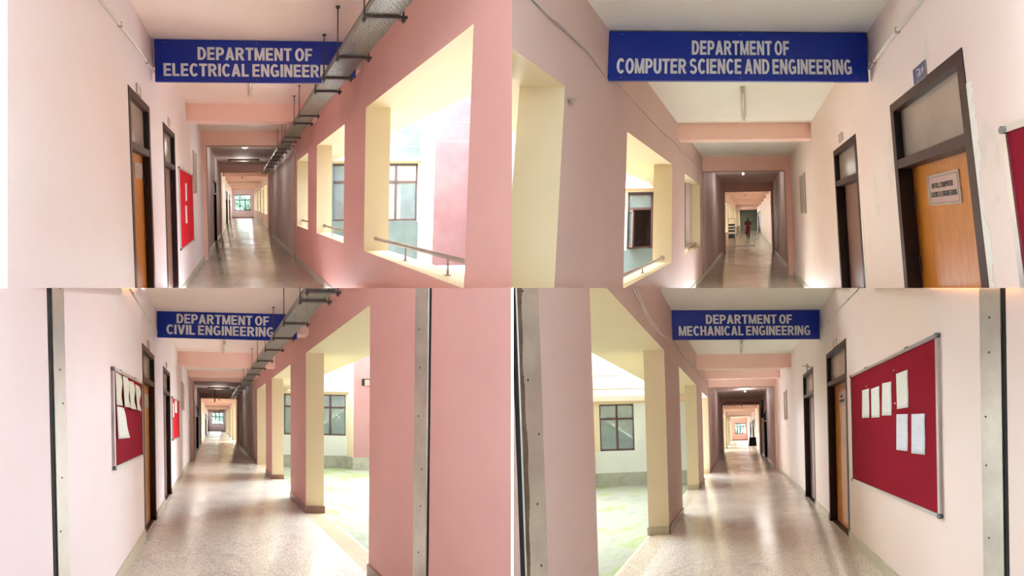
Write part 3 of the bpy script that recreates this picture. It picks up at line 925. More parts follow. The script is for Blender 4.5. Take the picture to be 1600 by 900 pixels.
department_sign(q, 4.36, [(240.5, 61), (556, 66), (556, 121 + 9), (242.5, 127.5)],
    [('DEPARTMENT OF', .21, .78, .175, .475), ('ELECTRICAL ENGINEERING', .042, .93, .565, .865)],
    'blue department of electrical engineering sign crossed by a cable tray', notch=(.84, .865))
def tray_d(q, h, ys): return [q.on(q.vx + 30, y, 2, h)[1] for y in ys]
cable_tray(q, 1.455, .98, 1.25, 2.15, 17.1, tray_d(q, 1.455, (-20, 22, 87, 120, 141, 180, 192, 214, 221, 232, 238, 245, 250, 256, 261)),
    'perforated steel cable tray crossing in front of the electrical engineering sign')
conduit(q, -1, [(150, -10), (210, 67), (242.5, 116)], .016, 'white conduit running down the left wall to the electrical sign')
number_plate(q, -1, *q.left(219, 140)[:1], q.left(212.5, 140)[0], q.left(215.5, 147)[1], q.left(215.5, 134)[1], 'plate_pale', 'small pale number plate above the orange electrical door')
number_plate(q, -1, *q.left(265, 190)[:1], q.left(262, 190)[0], q.left(263.5, 196)[1], q.left(263.5, 186)[1], 'plate_pale', 'tiny number plate above the mauve electrical door')
c = [q.left(277.3, 261), q.left(299.2, 274.5), q.left(282.3, 388.5), q.left(302, 375.5)]
noticeboard(q, -1, (c[0][0] + c[2][0]) / 2, (c[1][0] + c[3][0]) / 2, (c[2][1] + c[3][1]) / 2, (c[0][1] + c[1][1]) / 2, 'felt_red', 'red noticeboard beyond the doors of the electrical corridor')
L = lambda *p: [q.left(x, y) for x, y in p]
paper(q, -1, L((288, 286), (290.6, 287), (291, 314.5), (288.6, 314)), 'paper_white', 'narrow white sheet, upper one on the electrical corridor board', off=.016)
paper(q, -1, L((288, 320.5), (290.8, 322), (291.6, 349), (288.6, 348.6)), 'paper_white', 'narrow white sheet, lower one on the electrical corridor board', off=.016)
wall_panel(q, -1, q.left(301.5, 260)[0], q.left(306, 260)[0], q.left(304, 303)[1], q.left(304, 238)[1], 'tall grey panel on the electrical corridor wall past the red board')
tube_light(q, .17, 5.35, 6.25, 'short tube light on the ceiling just under the electrical sign')
batten(q, q.on(357, 250, 2, q.H - .05)[0], q.on(405, 250, 2, q.H - .05)[0], q.on(380, 250, 2, q.H - .05)[1], 'long dark batten light on the dim ceiling of the electrical corridor')
t = Thing(q, 'dome_light', (.15, 11.9, q.H), 'round pale dome light on the dim ceiling of the electrical corridor', 'ceiling light')
t.part('dome', MB().ball((.15, 11.9, q.H - .02), (.13, .13, .07)), 'bulb_glow'); fill_light(q, .15, 11.9, q.H - .22, 8); t.part('rim', MB().tube([(.15, 11.9, q.H - .03), (.15, 11.9, q.H)], .15, 16), 'lamp_dark')
bulb(q, q.on(378.5, 275, 2, q.H - .2)[0], 22.0, 'dark hanging lamp in the far electrical corridor', .25, True, 'pendant_lamp', 'lamp')
for i, (x0, x1, ps, pl) in enumerate(((2.15, 4.36, (3.45, 2.72), 'nearest'), (4.95, 7.0, (6.3, 5.55), 'middle'), (7.7, 9.5, (8.8,), 'farthest'))):
    handrail(q, 1, 1.63, -.425, x0, x1 - .08, -.571, ps, 'steel handrail on the %s window sill of the electrical corridor' % pl)
facade(q, 1, 5.07, 10.0, 9.2, q.Wr + .3, (2.6, 5.02, -.49, 1.12, .62, 4), .62, 7.4, 0, 1500, 'brown steel window seen through the large openings of the electrical corridor',
    grooves=(q.on(640, 201, 1, 10.0)[2], q.on(640, 228.5, 1, 10.0)[2]), band=(q.on(640, 252, 1, 10.0)[2], q.on(640, 246, 1, 10.0)[2]))
struct(q, 'floor_garden', MB().box(-5, 6, 42, 60, -2.75, -2.5), 'mossy_paving')
tree(q, -.9, 50, -2.5, 4.5, 2.0, 3, 'leafy green tree filling the left part of the electrical corridor end window')
tree(q, 1.6, 53, -2.5, 3.6, 1.6, 4, 'smaller green tree in the right part of the electrical corridor end window')

# =================================================================== WING 2 (computer science, upper right)
q = TR
tr_d = [(1.74, 2.73), (3.678, 4.696)]
tr_dd = [(dwall(q, 1, 1209), dwall(q, 1, 1204.5), .95)]
tr_fd = [(dwall(q, 1, 1188), dwall(q, 1, 1184.3), .95), (dwall(q, 1, 1182), dwall(q, 1, 1180.3), .95)]
far = [tuple(span(q, -1, p)) for p in ((1133.3, 1137.2), (1138.8, 1141.6), (1143, 1145), (1146, 1147.4), (1148, 1149), (1149.4, 1150.1), (1150.4, 1150.9))]
far += [(38.5, 41.5), (43, 46), (47, 49.2)]  # added openings that let daylight reach the end wall
shell(q, 'tr', dict(open=-1, d0=1.2, dp=9.7, dq=17.0, de=50, floor='terrazzo_upper', lab='computer science wing',
    ceil=['ceiling_white_paint', 'dim_mauve_paint', 'ceiling_blush_paint'], near=[(1.3, 2.40), (3.658, 5.852), (6.998, 9.202)], far=far,
    sill=-.64, ht=.944, shade=1.1, wpaint='backlit_rose_paint', rpaint='daylit_patched_room_paint', farpaint='far_blush_paint',
    doors=tr_d, dht=.908, ddoors=tr_dd, fdoors=tr_fd,
    beams=[(3.16, 1.45), (6.3, 1.47), (20, 1.45), (24, 1.45), (28, 1.45), (33, 1.45), (39, 1.45)],
    portals=[(9.7, 1.36, 0, .15), (16.8, 1.36, .12, .1)]))
hb = q.right(1402, 256)[1]
for i, ((a, b), lf, lb) in enumerate(zip(tr_d, ('orange_door_veneer', 'mauve_door_board'),
        ('large brown framed door with orange leaf carrying the computer science office plate', 'brown framed door with mauve leaf between the office door and the computer science corridor end'))):
    hbi = (q.right(1401, 258)[1] + q.right(1519, 229)[1]) / 2 - .01 if i == 0 else q.right(1306, 292)[1]
    t, leaf = door(q, 1 + i, 1, a, b, .908, hbi, None, lb, lf)
    plaster_edge(q, 1, a, -.9, .7 if i == 0 else .5, .05, 3 + i, t)
    if i == 0:
        A = q.Wr + .11
        P = [q.on(x, y, 0, A) for x, y in ((1449, 276), (1498.5, 264), (1504.7, 318), (1453.7, 320.6))]
        d1_, d0_ = (P[0][1] + P[3][1]) / 2, (P[1][1] + P[2][1]) / 2
        h1_, h0_ = (P[0][2] + P[1][2]) / 2, (P[2][2] + P[3][2]) / 2
        pl = t.part('name_plate', MB().box(A, A - .006, d0_, d1_, h0_, h1_), 'plate_rose', leaf, label='pale rose office name plate')
        fn = lambda u, v, w: (A - .006 - w, d1_ + (d0_ - d1_) * u, h1_ + (h0_ - h1_) * v)
        lt = MB()
        lettering(lt, 'OFFICE, COMPUTER', .15, .82, .28, .45, fn, .002); lettering(lt, 'SCIENCE & ENGINEERING', .1, .92, .57, .74, fn, .002)
        t.part('plate_lettering', lt, 'ink', leaf)
        bd = MB()
        for u0, u1, v0, v1 in ((.06, .95, .07, .085), (.06, .95, .93, .945), (.055, .065, .07, .94), (.945, .955, .07, .94)):
            bd.prism([(u0, v0), (u1, v0), (u1, v1), (u0, v1)], fn, .001)
        t.part('plate_border', bd, 'ink', leaf)
        ed = MB()
        for u0, u1, v0, v1 in ((0, 1, 0, .03), (0, 1, .97, 1), (0, .03, 0, 1), (.97, 1, 0, 1)):
            ed.prism([(u0, v0), (u1, v0), (u1, v1), (u0, v1)], fn, .003)
        t.part('plate_edge', ed, 'plate_edge_clear', leaf)
shift_doors(q, 1, 3, tr_dd, ['dark door in the dim stretch of the computer science corridor'])
shift_doors(q, 1, 4, tr_fd, ['first dark door in the far stretch beside the walking woman', 'last dark door in the far stretch near the dark green end wall'])
m = MB().box(-q.Wl - .2, q.Wr + .2, 50, 50.2, q.E - .1, q.H + .1)
struct(q, 'wall_end', m, 'sage_end_wall_paint')
beam(q, 49, 49.3, 1.42, 'beam_salmon_paint', 60)
department_sign(q, 3.105, [(952, 49), (1353, 51.5), (1357.5, 127.5), (949, 125.5)],
    [('DEPARTMENT OF', .313, .69, .185, .475), ('COMPUTER SCIENCE AND ENGINEERING', .033, .935, .56, .86)],
    'blue department of computer science and engineering sign')
conduit(q, 1, [(1447, -10), (1375, 82), (1357.5, 106)], .017, 'white conduit running up the right wall from the computer science sign')
run_on_wall(q, -1, [(826, -6), (860, 28), (890, 55), (918, 81), (935, 104), (949, 124), (965, 131), (1003, 172), (1030, 202), (1056, 224), (1064, 238), (1078, 247), (1090, 262), (1100, 268)], .006, 'cable_grey', 'wall_cable', 'thin grey cable sagging along the left wall past the computer science sign', 'cable')
run_on_wall(q, -1, [(858, 26), (872, 36), (890, 53), (905, 68), (918, 81)], .005, 'cable_grey', 'wall_cable', 'short loose second cable beside the grey cable upper left of the computer science sign', 'cable', off=.02)
P = [q.right(1428.5, 108), q.right(1447, 96), q.right(1430, 131), q.right(1448, 121)]
number_plate(q, 1, (P[1][0] + P[3][0]) / 2, (P[0][0] + P[2][0]) / 2, (P[2][1] + P[3][1]) / 2, (P[0][1] + P[1][1]) / 2, 'plate_blue', 'worn blue number plate above the computer science office door')
number_plate(q, 1, q.right(1317.5, 215)[0], q.right(1311.5, 215)[0], q.right(1314.5, 221)[1], q.right(1314.5, 209)[1], 'plate_pale', 'small pale number plate above the mauve computer science door')
wall_panel(q, 1, q.right(1259, 300)[0], q.right(1251, 300)[0], q.right(1255, 334)[1], q.right(1255, 271)[1], 'grey panel on the right wall near the computer science portal')
e = q.right(1582, 203)
noticeboard(q, 1, 1.25, e[0] + .03, -.55, q.right(1586, 199)[1], 'felt_maroon', 'maroon noticeboard cut by the right edge beside the computer science office', clips=1)
tube_light(q, -.045, 4.5, 5.85, 'pale tube light on the ceiling under the computer science sign')
bulb(q, -.17, 12.6, 'small bulb holder on the dim computer science ceiling', .08, power=8)
bulb(q, -.2, 21.5, 'dark hanging lamp before the far computer science stretch', .2, True, 'pendant_lamp', 'lamp')
for i, (x0, x1, ps, pl) in enumerate(((3.5, 5.75, (3.9, 4.7), 'nearer'), (6.85, 9.1, (8.2,), 'farther'))):
    handrail(q, -1, -1.36, -.56, x0, x1, -.64, ps, 'steel handrail on the %s window sill of the computer science corridor' % pl)
run = MB().ball((-q.Wl + .03, q.left(889, 158)[0], q.left(889, 158)[1]), (.03, .03, .018))
single(q, 'wall_hook', run, 'cable_grey', 'small grey hook on the wall edge by the first computer science opening', 'hook')
facade(q, -1, 5.0, 8.6, 7.9, q.Wl + .3, (1.75, 2.85, -.61, .71, .33, 2), .33, 7.6, 0, 1500, 'brown steel window with an open casement seen from the computer science corridor',
    grooves=(q.on(1000, 240, 1, 8.6)[2],), band=(q.on(1000, 295, 1, 8.6)[2], q.on(1000, 286, 1, 8.6)[2]), open_lights={0: -1})
# slatted rack, floor strip, person
fa, fd = q.ground(1138, 384)
def slatted_rack():
    d = fd
    a0, a1 = q.front(1128, 384, d)[0], q.front(1149, 384, d)[0]
    H = lambda y: q.front(1140, y, d)[1]
    t = Thing(q, 'slatted_rack', ((a0 + a1) / 2, d, q.E), 'pale rack with dark slats and a thin top rail left of the walking woman', 'rack')
    for y0, y1 in ((350, 353), (355, 357.5), (359.5, 362.5), (365.5, 372.5)):
        t.part('dark_panel', MB().box(a0, a1 - .03, d, d + .3, H(y1), H(y0)), 'rack_dark')
    for y0, y1 in ((353, 355), (357.5, 359.5), (362.5, 365.5)):
        t.part('slat', MB().box(a0, a1, d - .04, d + .32, H(y1), H(y0)), 'aluminium')
    t.part('base', MB().box(a0, a1 - .02, d + .02, d + .3, q.E, H(372.5)), 'plate_pale')
    for a in (a0 + .02, a0 + .3, a1): t.part('post', MB().tube([(a, d, H(350)), (a, d, H(341.5))], .014, 6), 'chrome')
    t.part('corner_post', MB().tube([(a1, d - .05, q.E), (a1, d - .05, H(340))], .018, 6), 'chrome')
    t.part('top_rail', MB().tube([(a0, d, H(341.5)), (a1, d, H(341.5))], .018, 6), 'chrome')
slatted_rack()
g0 = q.ground(1145, 385); g1 = q.ground(1179, 383.5)
single(q, 'floor_strip', MB().hexa([(g0[0], g0[1] - .25, q.E), (g1[0], g1[1] - .25, q.E), (g1[0], g1[1] + .3, q.E), (g0[0], g0[1] + .3, q.E), (g0[0], g0[1] - .25, q.E + .03), (g1[0], g1[1] - .25, q.E + .03), (g1[0], g1[1] + .3, q.E + .03), (g0[0], g0[1] + .3, q.E + .03)]), 'steel_sheet',
       'dark strip lying across the floor in front of the walking woman', 'floor strip')

def skin_body(chains, sub=1):
    """chains: lists of (key, point, radius); shared keys join. Returns verts and faces of one continuous skinned surface"""
    idx = {}; vs_ = []; ed = []; rr = []
    for ch in chains:
        prev = None
        for key, p, r in ch:
            if key not in idx: idx[key] = len(vs_); vs_.append(p); rr.append(r)
            if prev is not None: ed.append((prev, idx[key]))
            prev = idx[key]
    me = bpy.data.meshes.new('tmp'); me.from_pydata(vs_, ed, [])
    o = bpy.data.objects.new('tmp', me); C.objects.link(o)
    md = o.modifiers.new('s', 'SKIN'); md.use_smooth_shade = True
    for i, r in enumerate(rr):
        sv = me.skin_vertices[0].data[i]
        sv.radius = r if isinstance(r, tuple) else (r, r); sv.use_root = (i == 0)
    sb = o.modifiers.new('u', 'SUBSURF'); sb.levels = sub; sb.render_levels = sub
    dg = bpy.context.evaluated_depsgraph_get(); ev = o.evaluated_get(dg); m2 = ev.to_mesh()
    V = [tuple(v.co) for v in m2.vertices]; F = [tuple(p.vertices) for p in m2.polygons]
    ev.to_mesh_clear(); bpy.data.objects.remove(o); bpy.data.meshes.remove(me)
    return V, F

def walking_woman(a, d, S):
    t = Thing(q, 'person', (a, d, q.E), 'woman in a long red kurta and black leggings walking away down the corridor', 'person')
    P = lambda x, y, z: (x * S, y * S, z * S)
    sh = 1.36
    ch = [[('pel', P(0, 0, .92), .115), ('waist', P(0, 0, 1.07), .10), ('chest', P(0, .01, 1.24), .12), ('neckb', P(0, .01, sh + .04), .06), ('neck', P(0, .02, 1.45), .045), ('head', P(0, .02, 1.53), .075), ('crown', P(0, .02, 1.60), .07)]]
    for s_, st in ((-1, .12), (1, -.10)):
        ch.append([('chest', P(0, .01, 1.24), .12), ('sh%d' % s_, P(s_ * .165, .01, sh - .02), .05), ('el%d' % s_, P(s_ * .235, -.03, 1.10), .037), ('wr%d' % s_, P(s_ * .225, .10 * (1 if s_ > 0 else .2), .88), .024), ('pm%d' % s_, P(s_ * .222, .12 * (1 if s_ > 0 else .2), .82), (.03, .016))])
        for k in range(4):
            ch.append([('pm%d' % s_, P(s_ * .222, .12 * (1 if s_ > 0 else .2), .82), (.03, .016)), ('f%d%d' % (s_, k), P(s_ * .22, .12 * (1 if s_ > 0 else .2) + (k - 1.5) * .018, .765), .009), ('g%d%d' % (s_, k), P(s_ * .212, .125 * (1 if s_ > 0 else .2) + (k - 1.5) * .018, .735 + .006 * abs(k - 1.5)), .008)])
        ch.append([('pm%d' % s_, P(s_ * .222, .12 * (1 if s_ > 0 else .2), .82), (.03, .016)), ('t%d' % s_, P(s_ * .20, .12 * (1 if s_ > 0 else .2) + .035, .80), .010), ('u%d' % s_, P(s_ * .195, .12 * (1 if s_ > 0 else .2) + .045, .77), .009)])
        ch.append([('pel', P(0, 0, .92), .115), ('hip%d' % s_, P(s_ * .085, 0, .86), .085), ('kn%d' % s_, P(s_ * .075, st * .5 + .03, .48), .055), ('an%d' % s_, P(s_ * .065, st * 1.3, .09), .034), ('to%d' % s_, P(s_ * .07, st * 1.3 + .13, .035), (.036, .026))])
    V, F = skin_body(ch)
    b = MB()
    for v in V: b.v.append((a + v[0], d + v[1], q.E + v[2]))
    for f in F: b.face(list(f), 0, True)
    body = t.part('body', b, 'skin')
    k = MB()      # kurta: tapering tube from shoulder to below the knee, slightly flared and swinging
    prof = [(1.40, .075, .06), (1.37, .15, .09), (1.30, .19, .115), (1.20, .185, .125), (1.05, .15, .11), (.92, .18, .135), (.75, .20, .15), (.55, .205, .165), (.36, .20, .17)]
    k.loft([(a + (.0 if z > .9 else (.9 - z) * -.10), d + .01 * S, q.E + z * S, rx * S, ry * S) for z, rx, ry in prof], 24)
    for s_ in (-1, 1):
        k.tube([(a + s_ * .155 * S, d, q.E + 1.345 * S), (a + s_ * .20 * S, d - .01, q.E + 1.23 * S), (a + s_ * .24 * S, d - .03 * S, q.E + 1.08 * S)], .05, 12, rs=[.072 * S, .066 * S, .056 * S])
    t.part('kurta', k, 'kurta_red')
    l = MB()
    for s_, st in ((-1, .12), (1, -.10)):
        l.loft([(a + s_ * x * S, d + y * S, q.E + z * S, r_ * S, r_ * S * 1.05) for x, y, z, r_ in ((.08, .0, .80, .10), (.076, st * .5 + .03, .48, .07), (.07, st * .95 + .01, .27, .056), (.065, st * 1.3, .07, .04))], 14)
    t.part('leggings', l, 'leggings_black')
    sh_ = MB()
    for s_, st in ((-1, .12), (1, -.10)): sh_.ball((a + s_ * .068 * S, d + (st * 1.3 + .06) * S, q.E + .03 * S), (.045, .13, .032))
    t.part('shoes', sh_, 'leggings_black')
    hr = MB().ball((a, d - .005, q.E + 1.555 * S), (.088 * S, .10 * S, .11 * S), 0, 16, 10)
    hr.loft([(a + x * S, d + y * S, q.E + z * S, rx * S, ry * S) for x, y, z, rx, ry in ((0, -.04, 1.56, .085, .07), (0, -.085, 1.45, .08, .05), (.005, -.125, 1.32, .075, .04), (.015, -.15, 1.18, .06, .032), (.02, -.15, 1.06, .04, .024), (.02, -.145, .99, .01, .01))], 14)
    t.part('hair', hr, 'hair_black')
    for s_ in (-1, 1):
        t.part('eye', MB().ball((a + s_ * .032 * S, d + .098 * S, q.E + 1.545 * S), (.013, .008, .007)), 'hair_black', body)
        t.part('ear', MB().ball((a + s_ * .078 * S, d + .02, q.E + 1.53 * S), (.012, .018, .028)), 'skin', body)
    t.part('nose', MB().ball((a, d + .115 * S, q.E + 1.515 * S), (.012, .018, .022)), 'skin', body)
    t.part('mouth', MB().ball((a, d + .098 * S, q.E + 1.478 * S), (.024, .010, .007)), 'skin', body)
wa, wd = q.ground(1169, 373)
walking_woman(wa, wd, (q.front(1168, 339.5, wd)[1] + 1.5) / 1.66)

# =================================================================== WING 3 (civil, lower left)
q = BL
bl_d = [(4.488, 5.375), (6.287, 7.26)]
bl_dd = [(dwall(q, -1, 306.3), dwall(q, -1, 310), .75)]
bl_fd = [(dwall(q, -1, 320), dwall(q, -1, 322.6), .75), (dwall(q, -1, 324), dwall(q, -1, 326), .75)]
far = [tuple(span(q, 1, p)) for p in ((368.2, 364.2), (362.6, 359.6), (358.4, 356.4), (355.3, 354), (353, 352.2))]
shell(q, 'bl', dict(open=1, d0=1.2, dp=13.4, dq=22.5, de=56, floor='terrazzo_lower', lab='civil wing',
    ceil=['ceiling_blush_paint', 'dim_mauve_paint', 'ceiling_blush_paint'], near=[(3.489, 5.924), (7.122, 9.436), (10.55, 12.7)], far=far,
    sill=-1.5, ht=1.158, shade=1.1, wpaint='backlit_salmon_paint', rpaint='daylit_pink_paint', farpaint='far_blush_paint',
    doors=bl_d, dht=.952, ddoors=bl_dd, fdoors=bl_fd,
    beams=[(5.75, 1.42), (8.9, 1.36), (12.2, 1.5), (27, 1.4), (31, 1.4), (36, 1.4), (42, 1.4)],
    portals=[(13.4, 1.48, .11, .02), (22.2, 1.42, .05, .1)]))
hb = (q.left(223, 595)[1])
for i, ((a, b), lf, lb) in enumerate(zip(bl_d, ('orange_door_veneer', 'mauve_door_board'),
        ('brown framed door with orange veneer leaf beside the large board in the civil corridor', 'narrow dark framed door between the orange civil door and the small red board'))):
    t, leaf = door(q, 1 + i, -1, a, b, .952, hb, None, lb, lf, recess=.075)
    if i == 0:
        P = [q.on(x, y, 0, -q.Wl - .074) for x, y in ((224, 614), (231, 615), (231, 637), (224.5, 636))]
        t.part('notice_plate', MB().box(-q.Wl - .076, -q.Wl - .07, P[0][1], P[1][1], P[2][2], P[0][2]), 'panel_grey', leaf, label='grey plate on the door leaf')
shift_doors(q, -1, 3, bl_dd, ['dark door in the dim stretch of the civil corridor'])
shift_doors(q, -1, 4, bl_fd, ['first dark door in the far bright stretch of the civil corridor', 'last dark door in the far bright stretch of the civil corridor'])
end_wall(q, 56, 331, 348.8, 644, 663, 3, 651, 'daylit_pink_paint', 40, 'three light window at the far end of the civil corridor')
department_sign(q, 5.68, [(246, 482), (464, 488.5), (464, 527 + 6), (246, 527)],
    [('DEPARTMENT OF', .137, .80, .165, .49), ('CIVIL ENGINEERING', .064, .835, .545, .875)],
    'blue department of civil engineering sign crossed by a cable tray', notch=(.86, .93))
cable_tray(q, 1.26, .895, 1.15, 3.05, 20.2, tray_d(q, 1.26, (451, 466, 502.5, 526, 544.5, 562, 574, 584, 594, 601, 607, 612, 617)),
    'perforated steel cable tray crossing in front of the civil engineering sign')
conduit(q, -1, [(198, 440), (215, 469), (246, 519)], .009, 'thin white conduit running down the left wall to the civil sign')
number_plate(q, -1, q.left(233.5, 540)[0], q.left(230.3, 540)[0], q.left(232, 545.5)[1], q.left(232, 534.5)[1], 'plate_pale', 'small pale number plate above the orange civil door')
number_plate(q, -1, q.left(260.5, 570)[0], q.left(259, 570)[0], q.left(260, 574)[1], q.left(260, 567)[1], 'panel_grey', 'tiny grey number plate above the second civil door')
noticeboard(q, -1, 3.13, 4.357, -.43, .44, 'felt_maroon', 'large maroon noticeboard with curling sheets on the left civil wall')
L = lambda *p: [q.left(x, y) for x, y in p]
paper(q, -1, L((178, 580.5), (187.3, 587), (188, 634), (178.5, 633)), 'paper_aged', 'crumpled sheet at the upper left corner of the large civil board', bow=.008)
paper(q, -1, L((188.5, 587), (196.3, 590), (200, 637), (190, 635.5)), 'paper_aged', 'second curling sheet from the left on the large civil board', off=.018, bow=.012)
paper(q, -1, L((197, 594.5), (205, 597), (208, 640), (199.5, 638.5)), 'paper_aged', 'third curling sheet from the left on the large civil board', off=.023, bow=.012)
paper(q, -1, L((207, 600), (213.5, 603.5), (215, 643), (208.5, 640)), 'paper_aged', 'fourth bent sheet nearest the right edge of the large civil board', off=.028, bow=.016)
paper(q, -1, L((179, 635), (190, 637), (199.3, 684), (180.5, 685.8)), 'paper_white', 'lower white sheet hanging askew on the large civil board', off=.02, bow=.004)
c = [q.left(267.8, 620), q.left(278.5, 627), q.left(268.8, 687), q.left(279, 683)]
noticeboard(q, -1, (c[0][0] + c[2][0]) / 2, (c[1][0] + c[3][0]) / 2, (c[2][1] + c[3][1]) / 2, (c[0][1] + c[1][1]) / 2, 'felt_red', 'small red noticeboard beyond the doors of the civil corridor')
paper(q, -1, L((269, 629), (270.6, 630.5), (271, 652), (269.2, 652)), 'paper_white', 'narrow sheet by the near edge of the small red civil board', off=.016)
paper(q, -1, L((272, 624.5), (275.3, 627), (275.6, 645.6), (272.3, 645)), 'paper_white', 'white sheet at the top middle of the small red civil board', off=.016)
wall_panel(q, -1, q.left(283.8, 620)[0], q.left(287, 620)[0], q.left(285.4, 641)[1], q.left(285.4, 598)[1], 'tall grey panel on the civil wall past the small red board')
tube_light(q, .22, 7.6, 8.6, 'short tube light on the ceiling just under the civil sign')
batten(q, q.on(324, 606.5, 2, q.H - .05)[0], q.on(359, 606.5, 2, q.H - .05)[0], q.on(340, 606.5, 2, q.H - .05)[1], 'long dark batten light on the dim ceiling of the civil corridor')
t = Thing(q, 'ceiling_bracket', (q.front(335.5, 612, 19)[0], 19, q.front(335.5, 629, 19)[1]), 'rusty bracket hanging from the dim civil ceiling', 'bracket')
xa = q.front(335.5, 612, 19)[0]
t.part('flat_bar', MB().box(xa - .035, xa + .035, 19, 19.06, q.front(335.5, 628, 19)[1], q.H), 'rust_edge')
t.part('cross_bar', MB().box(xa - .01, xa + .2, 19, 19.05, q.front(335.5, 622, 19)[1], q.front(335.5, 621, 19)[1]), 'lamp_dark')
bulb(q, q.front(342.5, 620, 24)[0], 24.2, 'dark hanging lamp before the far civil stretch', .22, True, 'pendant_lamp', 'lamp')
# aluminium joint covers
def joint_cover(q, side, d0, d1, off_gap, label, edge):
    W = q.Wl if side < 0 else q.Wr
    A = lambda x: side * (W - x)
    t = Thing(q, 'joint_cover_strip', (A(0), (d0 + d1) / 2, q.E), label, 'metal strip')
    t.part('strip', MB().box(A(0), A(.012), d0, d1, q.E, q.H), 'strip_metal')
    t.part('open_joint', MB().box(A(-.01), A(.004), d0 - off_gap, d0, q.E, q.H), 'gap_black', label='black open joint beside the strip')
    rnd = random.Random(int(d0 * 100))
    for i in range(9):
        h = q.E + .2 + i * .33 + rnd.uniform(-.08, .08)
        y = d0 + (d1 - d0) * rnd.uniform(.2, .8)
        t.part('screw', MB().tube([(A(.011), y, h), (A(.0145), y, h)], .006, 8), 'spot_black')
    if edge: 
        e = MB(); n = 90; rnd = random.Random(5)
        for i in range(n):
            h0 = q.E + (q.H - q.E) * i / n; h1 = q.E + (q.H - q.E) * (i + 1) / n
            e.box(A(.011), A(.014), d0, d0 + (d1 - d0) * (.17 + .04 * math.sin(i * .23) + .02 * math.sin(i * .9)), h0, h1)
        t.part('corroded_edge', e, 'rust_edge')
joint_cover(q, -1, dwall(q, -1, 82.5), dwall(q, -1, 101), .035, 'pale metal strip on the left wall of the civil corridor', False)
joint_cover(q, 1, dwall(q, 1, 669.5), dwall(q, 1, 649.5), .02, 'brown metal strip on the right wall of the civil corridor', False)
facade(q, 1, 5.07, 13.65, 13.0, q.Wr + .3, (2.65, 5.03, -.45, 1.12, .62, 4), .62, 8.3, 0, 1500, 'brown steel window with a small white cross mark seen between the civil columns',
    grooves=(q.front(520, 569, 13.65)[1], q.front(520, 594.5, 13.65)[1]), band=(q.front(530, 613, 13.65)[1], q.front(530, 607, 13.65)[1]), plinth=q.front(530, 712, 13.65)[1])
x0, h0 = q.front(534, 648, 13.69); x1, h1 = q.front(526, 657, 13.69)
mk = MB().tube([(x0, 13.71, h0), (x1, 13.71, h1)], .008, 6).tube([(x1, 13.71, h0), (x0, 13.71, h1)], .008, 6)
single(q, 'chalk_cross', mk, 'paper_white', 'small white cross drawn on the pane of the courtyard window between civil columns', 'mark')
v = q.front(565, 592, 13.0); v2 = q.front(578, 603, 13.0)
tv = Thing(q, 'wall_vent', (v[0], 12.98, v2[1]), 'small dark vent in the pink courtyard block beyond the civil columns', 'vent')
tv.part('opening', MB().box(v[0], v2[0], 12.97, 12.99, v2[1], v[1]), 'spot_black')
tv.part('rim', MB().box(v[0] - .02, v2[0] + .02, 12.96, 13.0, v[1], v[1] + .02).box(v[0] + .1, v2[0] + .02, 12.95, 12.965, v2[1], v[1] - .03), 'panel_grey')
struct(q, 'floor_courtyard', MB().box(q.Wr + .27, 9.5, 1.2, 14.0, q.E - .35, q.E - .17), 'mossy_paving')
struct(q, 'floor_garden', MB().box(-6, 7, 58, 80, -2.75, -2.5), 'mossy_paving')
tree(q, -1.0, 68, -2.5, 5.5, 2.6, 5, 'leafy green tree filling the left part of the civil corridor end window')
tree(q, 1.9, 72, -2.5, 5.2, 2.4, 6, 'leafy green tree in the right part of the civil corridor end window')

# =================================================================== WING 4 (mechanical, lower right)
q = BR
br_d = [(4.644, 5.704), (6.731, 7.802)]
br_dd = [(dwall(q, 1, 1198.5), dwall(q, 1, 1194.4), 1.0)]
br_fd = [(dwall(q, 1, 1179.6), dwall(q, 1, 1176), 1.0), (dwall(q, 1, 1174), dwall(q, 1, 1172), 1.0)]
far = [tuple(span(q, -1, p)) for p in ((1131.2, 1134.4), (1135.8, 1138.2), (1139.3, 1140.9), (1141.8, 1142.8))]
shell(q, 'br', dict(open=-1, d0=1.2, dp=13.1, dq=22.5, de=56, floor='terrazzo_lower', lab='mechanical wing',
    ceil=['ceiling_white_paint', 'dim_mauve_paint', 'ceiling_blush_paint'], near=[(2.72, 5.373), (6.676, 9.41), (10.782, 12.95)], far=far,
    sill=-1.5, ht=1.214, shade=1.07, wpaint='backlit_rose_paint', rpaint='daylit_pale_patched_paint', farpaint='far_blush_paint',
    doors=br_d, dht=1.184, ddoors=br_dd, fdoors=br_fd,
    beams=[(6.15, 1.68), (9.5, 1.66), (12.0, 1.75), (27, 1.65), (31, 1.65), (36, 1.65), (42, 1.65)],
    portals=[(13.1, 1.6, .02, .1), (22.2, 1.6, .1, .1)]))
